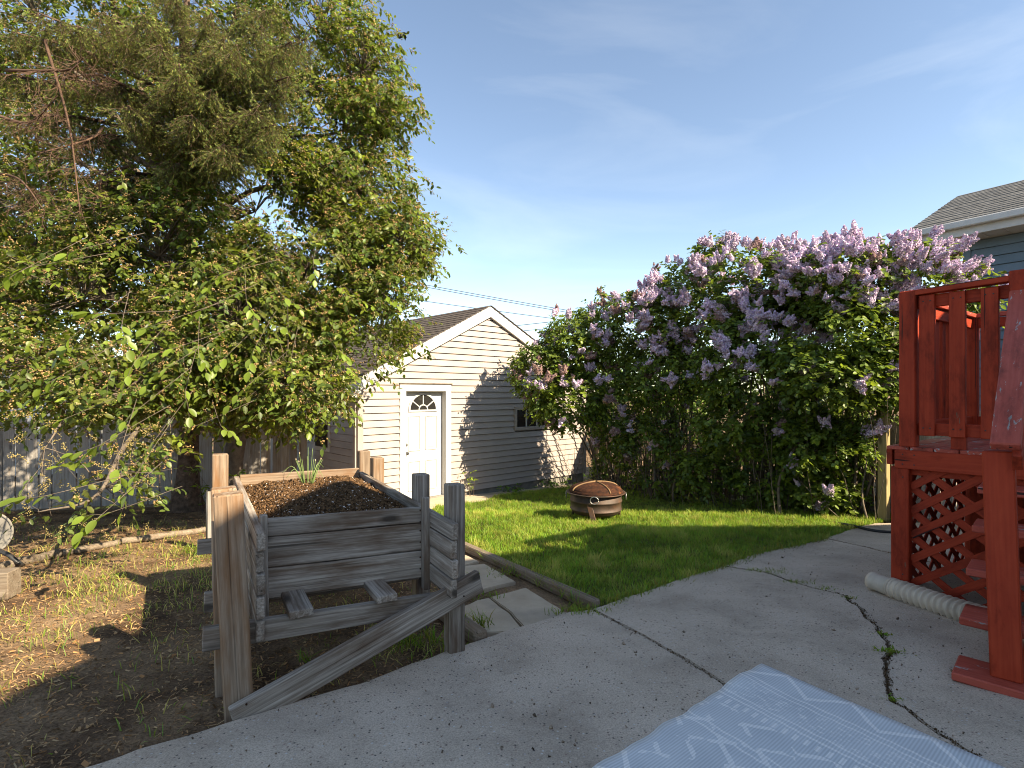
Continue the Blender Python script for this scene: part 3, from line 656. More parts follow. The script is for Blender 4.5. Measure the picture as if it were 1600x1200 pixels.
# fan light: half round glass, sunburst bars
fz = DZ0 + 0.83 * DH; FR = 0.285
def arc(r, n=24, a0=0.0, a1=math.pi): return [(r * math.cos(a0 + (a1 - a0) * i / n), r * math.sin(a0 + (a1 - a0) * i / n)) for i in range(n + 1)]
angs = [0, math.pi * 0.2, math.pi * 0.5, math.pi * 0.8, math.pi]
for a0, a1 in zip(angs[:-1], angs[1:]):
    pts = arc(FR, 10, a0 + 0.03, a1 - 0.03) + arc(0.10, 6, a1 - 0.08, a0 + 0.08)
    prism("pane", [gpt(dc + x, DN + 0.027, fz + y) for x, y in pts], (NV.x * 0.004, NV.y * 0.004, 0), M_GLASS, door)
prism("pane", [gpt(dc + x, DN + 0.027, fz + y) for x, y in arc(0.085, 12)], (NV.x * 0.004, NV.y * 0.004, 0), M_GLASS, door)
def ring_bar(r0, r1, nm):
    pts = arc(r1, 24) + arc(r0, 24)[::-1]
    prism(nm, [gpt(dc + x, DN + 0.024, fz + y) for x, y in pts], (NV.x * 0.018, NV.y * 0.018, 0), M_DOOR, door)
ring_bar(FR - 0.005, FR + 0.03, "fan_frame"); ring_bar(0.085, 0.105, "fan_bar")
for a in angs[1:-1]:
    board("fan_bar", gpt(dc + 0.10 * math.cos(a), DN + 0.033, fz + 0.10 * math.sin(a)), gpt(dc + FR * math.cos(a), DN + 0.033, fz + FR * math.sin(a)), 0.02, 0.014, (WV * -math.sin(a) + UP * math.cos(a)), M_DOOR, door, 0.003)
board("fan_frame", gpt(dc - FR - 0.03, DN + 0.031, fz - 0.012), gpt(dc + FR + 0.03, DN + 0.031, fz - 0.012), 0.035, 0.02, UP, M_DOOR, door, 0.004)
KN = gpt(D0 + 0.065, DN + 0.023, DZ0 + 0.44 * DH); NQ = NV.to_track_quat('Z', 'Y').to_matrix().to_4x4()
lathe("door_knob", [(0.001, 0.0), (0.03, 0.0), (0.03, 0.008), (0.012, 0.012), (0.012, 0.035), (0.026, 0.045), (0.028, 0.06), (0.015, 0.072), (0.001, 0.073)], M_BLACKM, door, Matrix.Translation(KN) @ NQ, 16)
lathe("deadbolt", [(0.001, 0.0), (0.028, 0.0), (0.026, 0.014), (0.012, 0.018), (0.001, 0.019)], M_BLACKM, door, Matrix.Translation(KN + Vector((0, 0, 0.15))) @ NQ, 16)
# front window
win = board("window", gpt(WIN0, -0.012, (WZ0 + WZ1) / 2), gpt(WIN1, -0.012, (WZ0 + WZ1) / 2), WZ1 - WZ0 - 0.01, 0.02, UP, M_GLASS, gar, 0.001)
for z_ in (WZ0 + 0.03, WZ1 - 0.03): board("window_frame", gpt(WIN0, 0.012, z_), gpt(WIN1, 0.012, z_), 0.075, 0.045, UP, M_SIDING, win, 0.004)
for t_ in (WIN0 + 0.035, WIN1 - 0.10): board("window_frame", gpt(t_, 0.010, WZ0 + 0.068), gpt(t_, 0.010, WZ1 - 0.068), 0.07 if t_ < 4 else 0.20, 0.045, WV, M_SIDING, win, 0.004)
for t_ in (3.94, 4.26): board("mullion", gpt(t_, 0.006, WZ0 + 0.07), gpt(t_, 0.006, WZ1 - 0.07), 0.028, 0.03, WV, M_WHITE, win, 0.003)

# ------------------------------------------------------------------ fences, every board its own part
def fence(name, A, B, h, label, cat, mat, bw=0.135, gap=0.012, skip=None, lean=0.015, post_every=2.4, post_mat=None, zlift=0.0, tops=0.05):
    A = Vector(A); B = Vector(B); D = (B - A); L = D.length; d = D / L; nrm = Vector((d.y, -d.x)); d3 = Vector((d.x, d.y, 0)); n3 = Vector((nrm.x, nrm.y, 0))
    t_ = thing(name, on(*((A + B) / 2)), label, cat)
    s = 0.0; protos = []
    while s < L:
        w_ = bw * random.uniform(0.9, 1.1); p = A + d * (s + w_ / 2)
        if not (skip and skip(s)):
            z0 = gz(p.y) + 0.03; zt = z0 + h + random.uniform(-tops, tops)
            tl = random.gauss(0, lean)
            o = board("fence_board", Vector((p.x, p.y, z0)), Vector((p.x, p.y, zt)) + d3 * tl, w_, 0.02, d3, mat, t_, 0.002)
            WORLD[o.name].translation += n3 * random.uniform(-0.006, 0.012); o.matrix_basis = WORLD[o.name]
        s += w_ + gap * random.uniform(0.3, 2.2)
    for zz in (0.25, h - 0.25):
        a = Vector((A.x, A.y, gz(A.y) + zz)) - n3 * 0.045; b = Vector((B.x, B.y, gz(B.y) + zz)) - n3 * 0.045
        board("rail", a, b, 0.085, 0.038, UP, mat, t_, 0.003)
    s = 0.0
    while s < L:
        p = A + d * s
        board("post", Vector((p.x, p.y, gz(p.y) - 0.1)) - n3 * 0.115, Vector((p.x, p.y, gz(p.y) + h + 0.02)) - n3 * 0.115, 0.09, 0.09, d3, post_mat or mat, t_, 0.004)
        s += post_every
    return t_, d3, n3
FA = Vector((-3.95, 10.15)); FB = Vector((-7.9, 8.45))
fence("back_fence", FB, FA, 1.42, "silver grey board fence running from garage to behind trees", "fence", M_FENCE, 0.145, 0.014)
fence("side_fence", Vector((-9.9, 5.4)), Vector((-7.95, 8.38)), 1.45, "pale weathered side fence at far left edge", "fence", M_FENCE, 0.15, 0.02)
FR0 = Vector((1.95, 13.0)); FR1 = Vector((5.38, 8.02)); FR2 = Vector((8.4, 3.6))
fence("lilac_fence", FR0, FR1, 1.42, "brown board fence behind the lilacs", "fence", M_FENCE_R, 0.14, 0.022)
fd = (FR2 - FR1).normalized()
fence("deck_fence", FR1 + fd * 0.16, FR2, 1.42, "board fence behind the red deck", "fence", M_FENCE, 0.14, 0.015)
pp = G(1381, 816); pw = thing("gate_post", pp, "tall yellowish timber post at the end of the lilac fence", "post")
board("post", pp + Vector((0, 0, -0.1)), pp + Vector((0, 0, 1.48)), 0.11, 0.11, Vector((fd.x, fd.y, 0)), M_POST_R, pw, 0.006, 0.002, 6)
board("post_cap", pp + Vector((0, 0, 1.485)), pp + Vector((0, 0, 1.51)), 0.125, 0.125, Vector((fd.x, fd.y, 0)), M_POST_R, pw, 0.004)
# white picket gate between garage and lilac fence
wg = thing("white_gate", on(1.95, 12.6), "white board gate between garage corner and lilacs", "gate")
g0 = GC + GW * (GL + 0.06) - GV * 0.35
for i in range(5):
    p = g0 + GW * (0.09 + i * 0.135); zb = gz(p.y) + 0.05
    board("gate_board", Vector((p.x, p.y, zb)), Vector((p.x, p.y, zb + 1.45)), 0.12, 0.02, WV, M_WHITE, wg)
for zz in (0.35, 1.2):
    board("gate_rail", Vector((g0.x, g0.y, gz(g0.y) + zz)) + Vector((GV.x, GV.y, 0)) * 0.035, Vector((*(g0 + GW * 0.72), gz(g0.y) + zz)) + Vector((GV.x, GV.y, 0)) * 0.035, 0.08, 0.035, UP, M_WHITE, wg)

# ------------------------------------------------------------------ neighbours
nb = thing("neighbour_house", on(9.0, 9.0), "blue grey sided neighbour house with grey shingle roof and white gutter", "house")
E1 = Vector((0.547, -0.837, 0)); E2 = Vector((0.837, 0.547, 0))
EC = at(1412, 372, 10.0)                                   # eave corner
HW, HR = 2.6, 1.22; LN = 7.5
ridge0 = EC + E2 * HW + UP * HR
nroof = thing("roof", EC, None, None); place(nroof, Matrix.Translation(EC), nb)
rows = 17
for r in range(rows):
    f0, f1 = r / rows, min(1, (r + 1.3) / rows)
    a = EC.lerp(ridge0, f0) + UP * 0.085; b = EC.lerp(ridge0, f1) + UP * 0.07
    # broken into tabs of uneven tone by thickness steps
    s = 0.0
    while s < LN:
        l = random.uniform(0.8, 1.6); e = min(LN, s + l); lift = UP * random.uniform(0, 0.006)
        vs = [a + E1 * s + lift, a + E1 * e + lift, b + E1 * e + lift, b + E1 * s + lift]; vs += [v - UP * 0.016 for v in vs]; c = sum(vs, Vector()) / 8
        pymesh("shingle_strip", [v - c for v in vs], [(3, 2, 1, 0), (4, 5, 6, 7), (0, 1, 5, 4), (1, 2, 6, 5), (2, 3, 7, 6), (3, 0, 4, 7)], M_SHINGLE_G, nroof, Matrix.Translation(c))
        s = e
far0 = EC + E2 * HW * 2
for p, q in ((EC, ridge0), (far0, ridge0)):
    vs = [p, p + E1 * LN, q + E1 * LN, q]; vs = [v + UP * 0.055 for v in vs] + [v for v in vs]; c = sum(vs, Vector()) / 8
    pymesh("roof_deck", [v - c for v in vs], [(3, 2, 1, 0), (4, 5, 6, 7), (0, 1, 5, 4), (1, 2, 6, 5), (2, 3, 7, 6), (3, 0, 4, 7)], M_SHINGLE_G, nroof, Matrix.Translation(c))
board("gutter", EC - E2 * 0.05 + UP * 0.02, EC - E2 * 0.05 + E1 * LN + UP * 0.02, 0.12, 0.10, UP, M_WHITE, nb, 0.015)
board("fascia", EC + E2 * 0.02 - UP * 0.10, EC + E2 * 0.02 + E1 * LN - UP * 0.10, 0.14, 0.02, UP, M_WHITE, nb)
board("rake_trim", EC - E1 * 0.01 - UP * 0.02, ridge0 - E1 * 0.01 - UP * 0.02, 0.10, 0.02, UP, M_WHITE, nb)
s = 0.0
while s < LN - 0.05:
    a = EC + E1 * (s + 0.01) - UP * 0.165
    board("soffit_panel", a + E2 * 0.03, a + E2 * 0.62, 0.27, 0.012, E1, M_WHITE, nb, 0.002) if False else None
    p0_ = EC + E1 * (s + 0.145) - UP * 0.16
    board("soffit_panel", p0_ + E2 * 0.04, p0_ + E2 * 0.62, 0.268, 0.014, E1, M_WHITE, nb, 0.004)
    s += 0.275
WC = EC + E1 * 0.72 + E2 * 0.55; WC.z = EC.z - 0.17
prism("wall", [WC - UP * 4.6 + E2 * 0.02, WC + E2 * 0.02, WC + E2 * (2 * HW - 1.1), WC + E2 * (2 * HW - 1.1) - UP * 4.6], E1 * (LN - 0.9), M_BLUE, nb)
board("corner_trim", WC - UP * 4.5 + E1 * 0.05, WC + E1 * 0.05, 0.11, 0.05, E1, M_BLUE, nb)
for i in range(20):
    za = WC.z - 0.16 * (i + 1); zb = WC.z - 0.16 * i
    q = WC.copy(); q.z = 0
    def npnt(t, n, z_): p = q + E1 * t - E2 * n; return Vector((p.x, p.y, z_))
    vs = [npnt(0.11, 0.032, za), npnt(LN - 0.95, 0.032, za), npnt(LN - 0.95, 0.004, zb - 0.008), npnt(0.11, 0.004, zb - 0.008), npnt(0.11, 0, za), npnt(LN - 0.95, 0, za)]
    c = sum(vs, Vector()) / 6
    pymesh("siding_board", [v - c for v in vs], [(0, 1, 2, 3), (1, 0, 4, 5)], M_BLUE, nb, Matrix.Translation(c))
# white outbuilding beyond the left fence
ob = thing("white_outbuilding", on(-13.5, 14.5), "white outbuilding glimpsed over the left fence", "shed")
ob0 = Vector((-15.2, 13.2, -0.95)); odx = Vector((0.914, 0.406, 0)); ody = Vector((-0.406, 0.914, 0))
prism("wall", [ob0, ob0 + odx * 4.2, ob0 + odx * 4.2 + UP * 2.3, ob0 + odx * 2.1 + UP * 3.2, ob0 + UP * 2.3], ody * 5, M_WHITE, ob)
for sgn in (0, 1):
    a = ob0 + odx * (-0.2 if sgn == 0 else 4.4) + UP * 2.25; b = ob0 + odx * 2.1 + UP * 3.25
    prism("roof", [a - ody * 0.2, b - ody * 0.2, b - ody * 0.2 + UP * 0.08, a - ody * 0.2 + UP * 0.08], ody * 5.4, M_SHINGLE_G, ob)
# overhead wires
def wire(pxa, pya, pxb, pyb, Y, sag, label):
    a, b = at(pxa, pya, Y), at(pxb, pyb, Y)
    pts = [a.lerp(b, i / 24) - UP * sag * 4 * (i / 24) * (1 - i / 24) for i in range(25)]
    o = tube("power_line", pts, [0.014] * 25, M_HOSE, None, 5); tag(o, label, "wire", "overhead wires behind the garage")
wire(300, 372, 1500, 576, 26, 0.4, "upper of the paired thin power lines above the garage roof")
wire(300, 375.5, 1500, 579, 26, 0.4, "lower of the paired thin power lines above the garage roof")
wire(400, 432, 1400, 560, 27, 0.2, "thin power line crossing just behind the garage peak")
wire(700, 520, 1600, 395, 24, 0.25, "dark power line rising to the right behind the lilacs")
wire(700, 526, 1600, 425, 24, 0.25, "faint lowest power line rising to the right behind the lilacs")
# ------------------------------------------------------------------ raised planter
PL0 = G(374, 1117); PF = Vector((0.866, 0.5, 0)); PB = Vector((-0.5, 0.866, 0))
def pl(x, y, z): p = PL0 + PF * x + PB * y; return Vector((p.x, p.y, z))
plan = thing("raised_planter", pl(0.5, 0.9, gz(3.2)), "raised grey timber planter box on posts with a diagonal brace", "planter")
def ppost(x, y, zt, wx=0.10, wy=0.10, mat=M_GREYWOOD, lean=(0, 0), z0=None):
    b = pl(x, y, 0); zb = gz(b.y) - 0.03 if z0 is None else z0
    return board("post", Vector((b.x, b.y, zb)), Vector((b.x, b.y, zt)) + PF * lean[0] + PB * lean[1], wx, wy, PF, mat, plan, 0.006, 0.0025, 10)
ppost(0.0, 0.0, 0.80, 0.115, 0.09, M_BROWNWOOD, (-0.045, 0.0))
ppost(-0.03, 0.30, 0.78, 0.11, 0.10, M_BROWNWOOD, (-0.02, 0))
ppost(-0.02, 1.72, 0.80, 0.10, 0.10, M_BROWNWOOD)
for y_, zt in ((0.10, 0.735), (0.62, 0.722), (1.58, 0.725), (1.98, 0.74)): ppost(1.06, y_, zt, 0.09, 0.09, M_GREYWOOD if y_ < 1 else M_BROWNWOOD)
# side walls of boards (they run on past the front board)
for i, (z0_, z1_) in enumerate(((0.215, 0.315), (0.318, 0.415), (0.418, 0.515), (0.518, 0.605))):
    zc = (z0_ + z1_) / 2; wd = z1_ - z0_ - 0.004
    board("side_board", pl(0.987 + 0.004 * (i % 2), -0.06 - 0.01 * (i % 2), zc - 0.045), pl(0.987, 1.80, zc - 0.01), wd, 0.036, UP, M_GREYWOOD, plan, 0.004, 0.002, 8)
    board("side_board", pl(0.085 + 0.004 * (i % 2), 0.02 + 0.012 * (i % 3), zc + 0.005), pl(0.085, 1.80, zc + 0.02), wd, 0.036, UP, M_GREYWOOD, plan, 0.004, 0.002, 8)
board("side_board", pl(0.085, 0.03, 0.165), pl(0.085, 1.8, 0.18), 0.09, 0.036, UP, M_GREYWOOD, plan, 0.004, 0.002, 8)
# front boards
fz_ = [(0.515, 0.600), (0.36, 0.511), (0.205, 0.356)]
for i, (z0_, z1_) in enumerate(fz_):
    board("front_board", pl(0.108, 0.30, (z0_ + z1_) / 2 + 0.012), pl(0.965, 0.30, (z0_ + z1_) / 2 - 0.018), z1_ - z0_, 0.04, UP, M_GREYWOOD, plan, 0.005, 0.0035, 14)
board("batten", pl(0.125, 0.255, 0.12), pl(0.120, 0.255, 0.64), 0.035, 0.04, PF, M_GREYWOOD, plan, 0.004, 0.002, 6)
board("batten", pl(0.955, 0.255, 0.13), pl(0.950, 0.255, 0.645), 0.04, 0.045, PF, M_GREYWOOD, plan, 0.004, 0.002, 6)
# back boards
for z0_, z1_ in ((0.30, 0.455), (0.46, 0.625)):
    board("back_board", pl(0.106, 1.775, (z0_ + z1_) / 2 + 0.01), pl(0.966, 1.775, (z0_ + z1_) / 2), z1_ - z0_, 0.038, UP, M_BROWNWOOD, plan, 0.004, 0.002, 8)
# beams, floor slats, brace
board("beam", pl(-0.14, 0.075, 0.165), pl(1.02, 0.075, 0.115), 0.10, 0.04, UP, M_GREYWOOD, plan, 0.004, 0.002, 8)
board("beam", pl(-0.16, 1.66, 0.175), pl(1.02, 1.66, 0.155), 0.10, 0.04, UP, M_GREYWOOD, plan, 0.004, 0.002, 8)
board("beam", pl(-0.13, 0.55, 0.165), pl(1.02, 0.55, 0.140), 0.10, 0.04, UP, M_GREYWOOD, plan, 0.004, 0.002, 8)
for x_, y0_ in ((0.255, 0.0), (0.46, 0.36), (0.665, 0.03), (0.84, 0.36)):
    zz = 0.232 - 0.045 * x_
    board("floor_slat", pl(x_, y0_, zz), pl(x_, 1.78, zz + 0.01), 0.105, 0.036, PF, M_GREYWOOD, plan, 0.004, 0.002, 8)
b0 = pl(-0.03, -0.085, gz(2.3) + 0.02); b1 = pl(1.18, 0.03, 0.205)
board("brace", b0, b1, 0.125, 0.04, UP, M_GREYWOOD, plan, 0.005, 0.002, 12)
# rusty nail heads at the board ends
nail = None
for (x_, y_, z_, ax) in [(0.14, 0.277, z + dz_, PB) for z in (0.555, 0.44, 0.29) for dz_ in (-0.03, 0.035)] + [(0.93, 0.277, z + dz_ - 0.02, PB) for z in (0.555, 0.44, 0.29) for dz_ in (-0.03, 0.035)] + [(0.03, 0.052, 0.17, PB), (0.985, 0.053, 0.12, PB), (0.02, -0.11, gz(2.3) + 0.09, PB), (1.07, -0.002, 0.15, PB)]:
    M = Matrix.Translation(pl(x_, y_, z_)) @ (-ax).to_track_quat('Z', 'Y').to_matrix().to_4x4()
    if nail is None: nail = lathe("nail_head", [(0.0001, 0.003), (0.003, 0.003), (0.0045, 0.0015), (0.0045, -0.002)], M_RUST, plan, M, 8)
    else: share(nail, "nail_head", M, plan)
# soil: heaped surface with chips and white perlite
nx_, ny_ = 60, 95; Vv = []
def soil_z(u, v):
    e = min(u, 1 - u, v * 1.6, (1 - v) * 1.6)
    return 0.505 + 0.045 * v + 0.05 * smooth(e / 0.25) + 0.012 * noise.noise(Vector((u * 9, v * 15, 2))) + 0.009 * noise.noise(Vector((u * 30, v * 50, 5)))
for j in range(ny_):
    for i in range(nx_):
        u, v_ = i / (nx_ - 1), j / (ny_ - 1); q = pl(0.105 + u * 0.862, 0.32 + v_ * 1.435, 0); Vv.append((q.x, q.y, soil_z(u, v_)))
idx = np.arange(nx_ * ny_).reshape(ny_, nx_)
soil = npmesh("planter_soil", np.array(Vv), np.stack([idx[:-1, :-1], idx[:-1, 1:], idx[1:, 1:], idx[1:, :-1]], -1).reshape(-1, 4), M_SOIL, smooth_=True)
tag(soil, "dark potting soil heaped in the raised planter", "soil", kind="stuff")
n = 16000; u = RNG.uniform(0.01, 0.99, n); v_ = RNG.uniform(0.01, 0.99, n)
C = np.array([[*(pl(0.105 + a * 0.862, 0.32 + b * 1.435, 0)).xy, soil_z(a, b) + 0.003] for a, b in zip(u, v_)])
s = RNG.uniform(0.003, 0.011, n); white = RNG.uniform(0, 1, n) < 0.13; s = np.where(white, s * 0.55, s)
tet = np.array([[1, 1, 1], [-1, -1, 1], [-1, 1, -1], [1, -1, -1]], float)
ang = RNG.uniform(0, 6.28, (n, 3)); 
def rotv(v, ang):
    c, s_ = np.cos(ang), np.sin(ang); x, y, z = v[..., 0], v[..., 1], v[..., 2]
    x, y = x * c[:, 0:1] - y * s_[:, 0:1], x * s_[:, 0:1] + y * c[:, 0:1]
    y, z = y * c[:, 1:2] - z * s_[:, 1:2], y * s_[:, 1:2] + z * c[:, 1:2]
    x, z = x * c[:, 2:3] - z * s_[:, 2:3], x * s_[:, 2:3] + z * c[:, 2:3]
    return np.stack([x, y, z], -1)
TV = rotv(np.broadcast_to(tet * np.array([1.2, 0.7, 0.5]), (n, 4, 3)).copy(), ang)
Vt = (C[:, None, :] + TV * s[:, None, None]).reshape(-1, 3)
F0 = np.array([[0, 1, 2], [0, 3, 1], [0, 2, 3], [1, 3, 2]]); Ft = (np.arange(n)[:, None, None] * 4 + F0).reshape(-1, 3)
tt = np.where(white[:, None], np.array([1.7, 2.2, 3.6]), (RNG.uniform(0.08, 0.45, n))[:, None] * np.array([1, 0.8, 0.7]))
o = npmesh("soil_crumbs", Vt, Ft, M_STRAW, tint=np.repeat(tt, 4, 0)); tag(o, "bark crumbs and white perlite specks on the planter soil", "soil", kind="stuff")
# chives
ch0 = pl(0.52, 1.42, 0.575); chv = thing("chive_plant", ch0, "thin green chives with buds sprouting at back of planter", "plant")
for i in range(20):
    a = random.uniform(0, 6.28); l = random.uniform(0.14, 0.27); r = random.uniform(0.02, 0.55) * l
    if i > 14: r = random.uniform(0.6, 0.95) * l; l *= 0.7
    p0 = ch0 + Vector((math.cos(a), math.sin(a), 0)) * 0.03
    e = p0 + Vector((math.cos(a) * r, math.sin(a) * r, l)); m_ = p0.lerp(e, 0.5) + UP * (0.07 * l + (0.05 if i > 14 else 0))
    pts = spline([p0, m_, e if i <= 14 else e - UP * 0.06], 8)
    st = tube("chive_stalk", pts, np.linspace(0.0028, 0.0013, 8), M_CHIVE, chv, 5)
    if i < 6: lathe("bud", [(0.001, 0), (0.004, 0.004), (0.004, 0.010), (0.001, 0.015)], M_BUD, st, Matrix.Translation(Vector(pts[-1])), 6)

# ------------------------------------------------------------------ red deck with stairs
DK0 = G(1409, 937); E1d = Vector((0.60, -0.80, 0)); E2d = Vector((0.80, 0.60, 0))
FLOOR = CAM_H - (697 - HOR) / F_PX * DK0.y
def dk(s, d, z): p = DK0 + E1d * s + E2d * d; return Vector((p.x, p.y, z))
deck = thing("red_deck", dk(0.6, 0.7, gz(4)), "red painted raised deck with lattice skirt and railing", "deck")
RT_ = CAM_H + (613 - 457) / F_PX * DK0.y; WD, DD = 1.62, 1.75; SP = 0.62    # rail top, deck width, depth, position of stair post
GR = DK0.z
def dpost(s, d, z0, z1, wx=0.09, wy=0.09, mat=M_RED): return board("post", dk(s, d, z0), dk(s, d, z1), wx, wy, E1d, mat, deck, 0.006)
dpost(0.0, 0.0, GR - 0.02, FLOOR - 0.155, 0.11); dpost(-0.055, 0.06, GR - 0.02, FLOOR - 0.155, 0.04, 0.09)
dpost(0.045, 0.0, FLOOR + 0.0, RT_, 0.10)
dpost(SP + 0.035, 0.0, FLOOR - 0.14, RT_ + 0.045, 0.12, 0.10)
dpost(0.0, DD, GR - 0.3, RT_ - 0.02); dpost(WD, DD, GR - 0.2, RT_)
# rim boards
board("rim_board", dk(-0.03, -0.03, FLOOR - 0.09), dk(WD, -0.03, FLOOR - 0.09), 0.135, 0.038, UP, M_RED, deck)
board("rim_board", dk(-0.085, 0.02, FLOOR - 0.075), dk(-0.085, DD + 0.05, FLOOR - 0.075), 0.135, 0.038, UP, M_RED, deck)
board("rim_board", dk(-0.06, DD + 0.02, FLOOR - 0.09), dk(WD, DD + 0.02, FLOOR - 0.09), 0.135, 0.038, UP, M_RED, deck)
# floor boards
s = -0.08
while s < WD:
    board("deck_board", dk(s + 0.068, -0.045, FLOOR - 0.012), dk(s + 0.068, DD + 0.05, FLOOR - 0.012), 0.136, 0.026, E1d, M_RED_TOP, deck, 0.004); s += 0.142
# front rail
board("rail", dk(0.05, 0.0, RT_ - 0.02), dk(SP, 0.0, RT_ + 0.0), 0.038, 0.085, UP, M_RED, deck)
board("rail", dk(0.05, 0.035, RT_ - 0.085), dk(SP, 0.035, RT_ - 0.075), 0.085, 0.036, UP, M_RED, deck)
board("rail", dk(0.05, 0.035, FLOOR + 0.13), dk(SP, 0.035, FLOOR + 0.13), 0.085, 0.036, UP, M_RED, deck)
for s_ in (0.155, 0.325, 0.495):
    board("baluster", dk(s_, -0.002, FLOOR + 0.085), dk(s_, -0.002, RT_ - 0.042), 0.09, 0.034, E1d, M_RED, deck)
board("rail_support", dk(0.325, 0.03, FLOOR), dk(0.325, 0.03, FLOOR + 0.09), 0.085, 0.034, E1d, M_RED, deck)
# side and back rails
for (a, b) in (((0.0, 0.06), (0.0, DD)), ((0.0, DD), (WD, DD))):
    board("rail", dk(*a, RT_ - 0.03), dk(*b, RT_ - 0.03), 0.036, 0.085, UP, M_RED_TOP, deck)
    board("rail", dk(*a, RT_ - 0.10), dk(*b, RT_ - 0.10), 0.085, 0.030, UP, M_RED, deck)
    board("rail", dk(*a, FLOOR + 0.13), dk(*b, FLOOR + 0.13), 0.085, 0.030, UP, M_RED, deck)
d = 0.2
while d < DD - 0.1: board("baluster", dk(-0.034, d, FLOOR + 0.09), dk(-0.034, d, RT_ - 0.06), 0.09, 0.032, E2d, M_RED, deck); d += 0.165
s = 0.14
while s < WD - 0.1: board("baluster", dk(s, DD + 0.034, FLOOR + 0.09), dk(s, DD + 0.034, RT_ - 0.06), 0.10, 0.032, E1d, M_RED, deck); s += 0.165
# screw heads
scr = None
for (s_, d_, z_) in [(s_, -0.0205, z_) for s_ in (0.135, 0.175, 0.305, 0.345, 0.475, 0.515) for z_ in (FLOOR + 0.14, RT_ - 0.085)] + [(s_, -0.050, FLOOR - 0.09 + q) for s_ in (0.02, 0.09, 0.55, 0.62, 1.1) for q in (-0.035, 0.035)] + [(0.02, -0.047, FLOOR - 0.22), (0.02, -0.047, GR + 0.2)]:
    M = Matrix.Translation(dk(s_, d_, z_)) @ (-E2d).to_track_quat('Z', 'Y').to_matrix().to_4x4()
    if scr is None: scr = lathe("screw_head", [(0.0001, 0.002), (0.004, 0.002), (0.005, 0.0), (0.005, -0.003)], M_BLACKM, deck, M, 8)
    else: share(scr, "screw_head", M, deck)
# lattice skirts, each slat a part, clipped to its opening
def lattice(fn, s0, s1, z0, z1, n1, n2, pitch=0.175):
    lat = thing("lattice", fn(s0, n1, z0), None, None); place(lat, Matrix.Translation(fn(s0, n1, z0)), deck)
    for sgn, n in ((1, n1), (-1, n2)):
        c = -4.0
        while c < 4.0:
            # line z = sgn*tan(38)*(s) + c
            k = math.tan(math.radians(36)) * sgn; P = []
            for s_ in (s0, s1):
                z_ = k * (s_ - s0) + c
                if z0 <= z_ <= z1: P.append((s_, z_))
            for z_ in (z0, z1):
                s_ = s0 + (z_ - c) / k
                if s0 < s_ < s1: P.append((s_, z_))
            if len(P) >= 2:
                P.sort(); a, b = P[0], P[-1]
                if math.hypot(a[0] - b[0], a[1] - b[1]) > 0.05:
                    A_, B_ = fn(a[0], n, a[1]), fn(b[0], n, b[1])
                    board("lattice_slat", A_, B_, 0.052, 0.008, UP, M_RED, lat, 0.001)
            c += pitch
lattice(lambda s, n, z: dk(s, n, z), 0.05, 1.55, GR + 0.02, FLOOR - 0.14, 0.012, 0.022)
lattice(lambda s, n, z: dk(n - 0.05, s, z), 0.10, DD - 0.1, GR - 0.02, FLOOR - 0.14, 0.012, 0.022)
board("rail", dk(0.05, 0.035, FLOOR - 0.17), dk(1.55, 0.035, FLOOR - 0.17), 0.07, 0.03, UP, M_RED, deck)
s = 0.0
while s < WD: board('shade_board', dk(s + 0.07, DD - 0.06, GR - 0.25), dk(s + 0.07, DD - 0.06, FLOOR - 0.16), 0.138, 0.02, E1d, M_RED, deck, 0.002); s += 0.143  # back boards added to block light and darken the lattice holes
d = 0.1
while d < DD: board('shade_board', dk(WD - 0.02, d + 0.07, GR - 0.2), dk(WD - 0.02, d + 0.07, FLOOR - 0.16), 0.138, 0.02, E2d, M_RED, deck, 0.002); d += 0.143  # house-side boards, also added to keep the space under the deck dark
# stairs
ST0, STW = SP + 0.02, 0.95
NT = 5; RISE = (FLOOR + 0.105) / NT; RUN = 0.262
sdir = -(E2d * 0.985 - E1d * 0.13).normalized(); sside = Vector((-sdir.y, sdir.x, 0)); 
if sside.dot(E1d) < 0: sside = -sside
SB = dk(ST0, -0.06, 0)
def stp(side, along, z): p = SB + sside * side + sdir * along; return Vector((p.x, p.y, z))
stairs = thing("deck_stairs", stp(0.4, 0.7, gz(2.8)), "red wooden stairs with worn handrail leading up to the deck", "stairs")
for i in range(1, NT + 1):
    z_ = FLOOR - RISE * i - 0.02; al = RUN * i - 0.10
    for q in (0.0,):
        board("tread", stp(-0.17, al, z_), stp(STW, al, z_), 0.255, 0.04, sdir, M_RED_TOP, stairs, 0.006)
for sd in (0.03, STW - 0.06):
    a = stp(sd + 0.06, 0.0, FLOOR - 0.20); b = stp(sd + 0.06, RUN * NT - 0.12, -0.20)
    board("stringer", a, b, 0.20, 0.04, UP, M_RED, stairs, 0.004)
NW = stp(0.02, RUN * NT - 0.10, 0); nwt = CAM_H - (705 - HOR) / F_PX * NW.y
board("newel_post", Vector((NW.x, NW.y, FLOOR - RISE * NT)), Vector((NW.x, NW.y, nwt)) - sside * 0.03, 0.115, 0.09, sside, M_RED, stairs, 0.006)
hr0 = dk(SP + 0.035, -0.05, RT_ - 0.10); hr1 = Vector((NW.x, NW.y, nwt + 0.025)) + sdir * 0.09
board("handrail", hr0, hr1, 0.108, 0.042, sside, M_RED_TOP, stairs, 0.006)
board("lower_rail", hr0 - UP * 0.07 + sside * 0.04, hr1 - UP * 0.07 + sside * 0.04, 0.085, 0.036, UP, M_RED, stairs, 0.004)

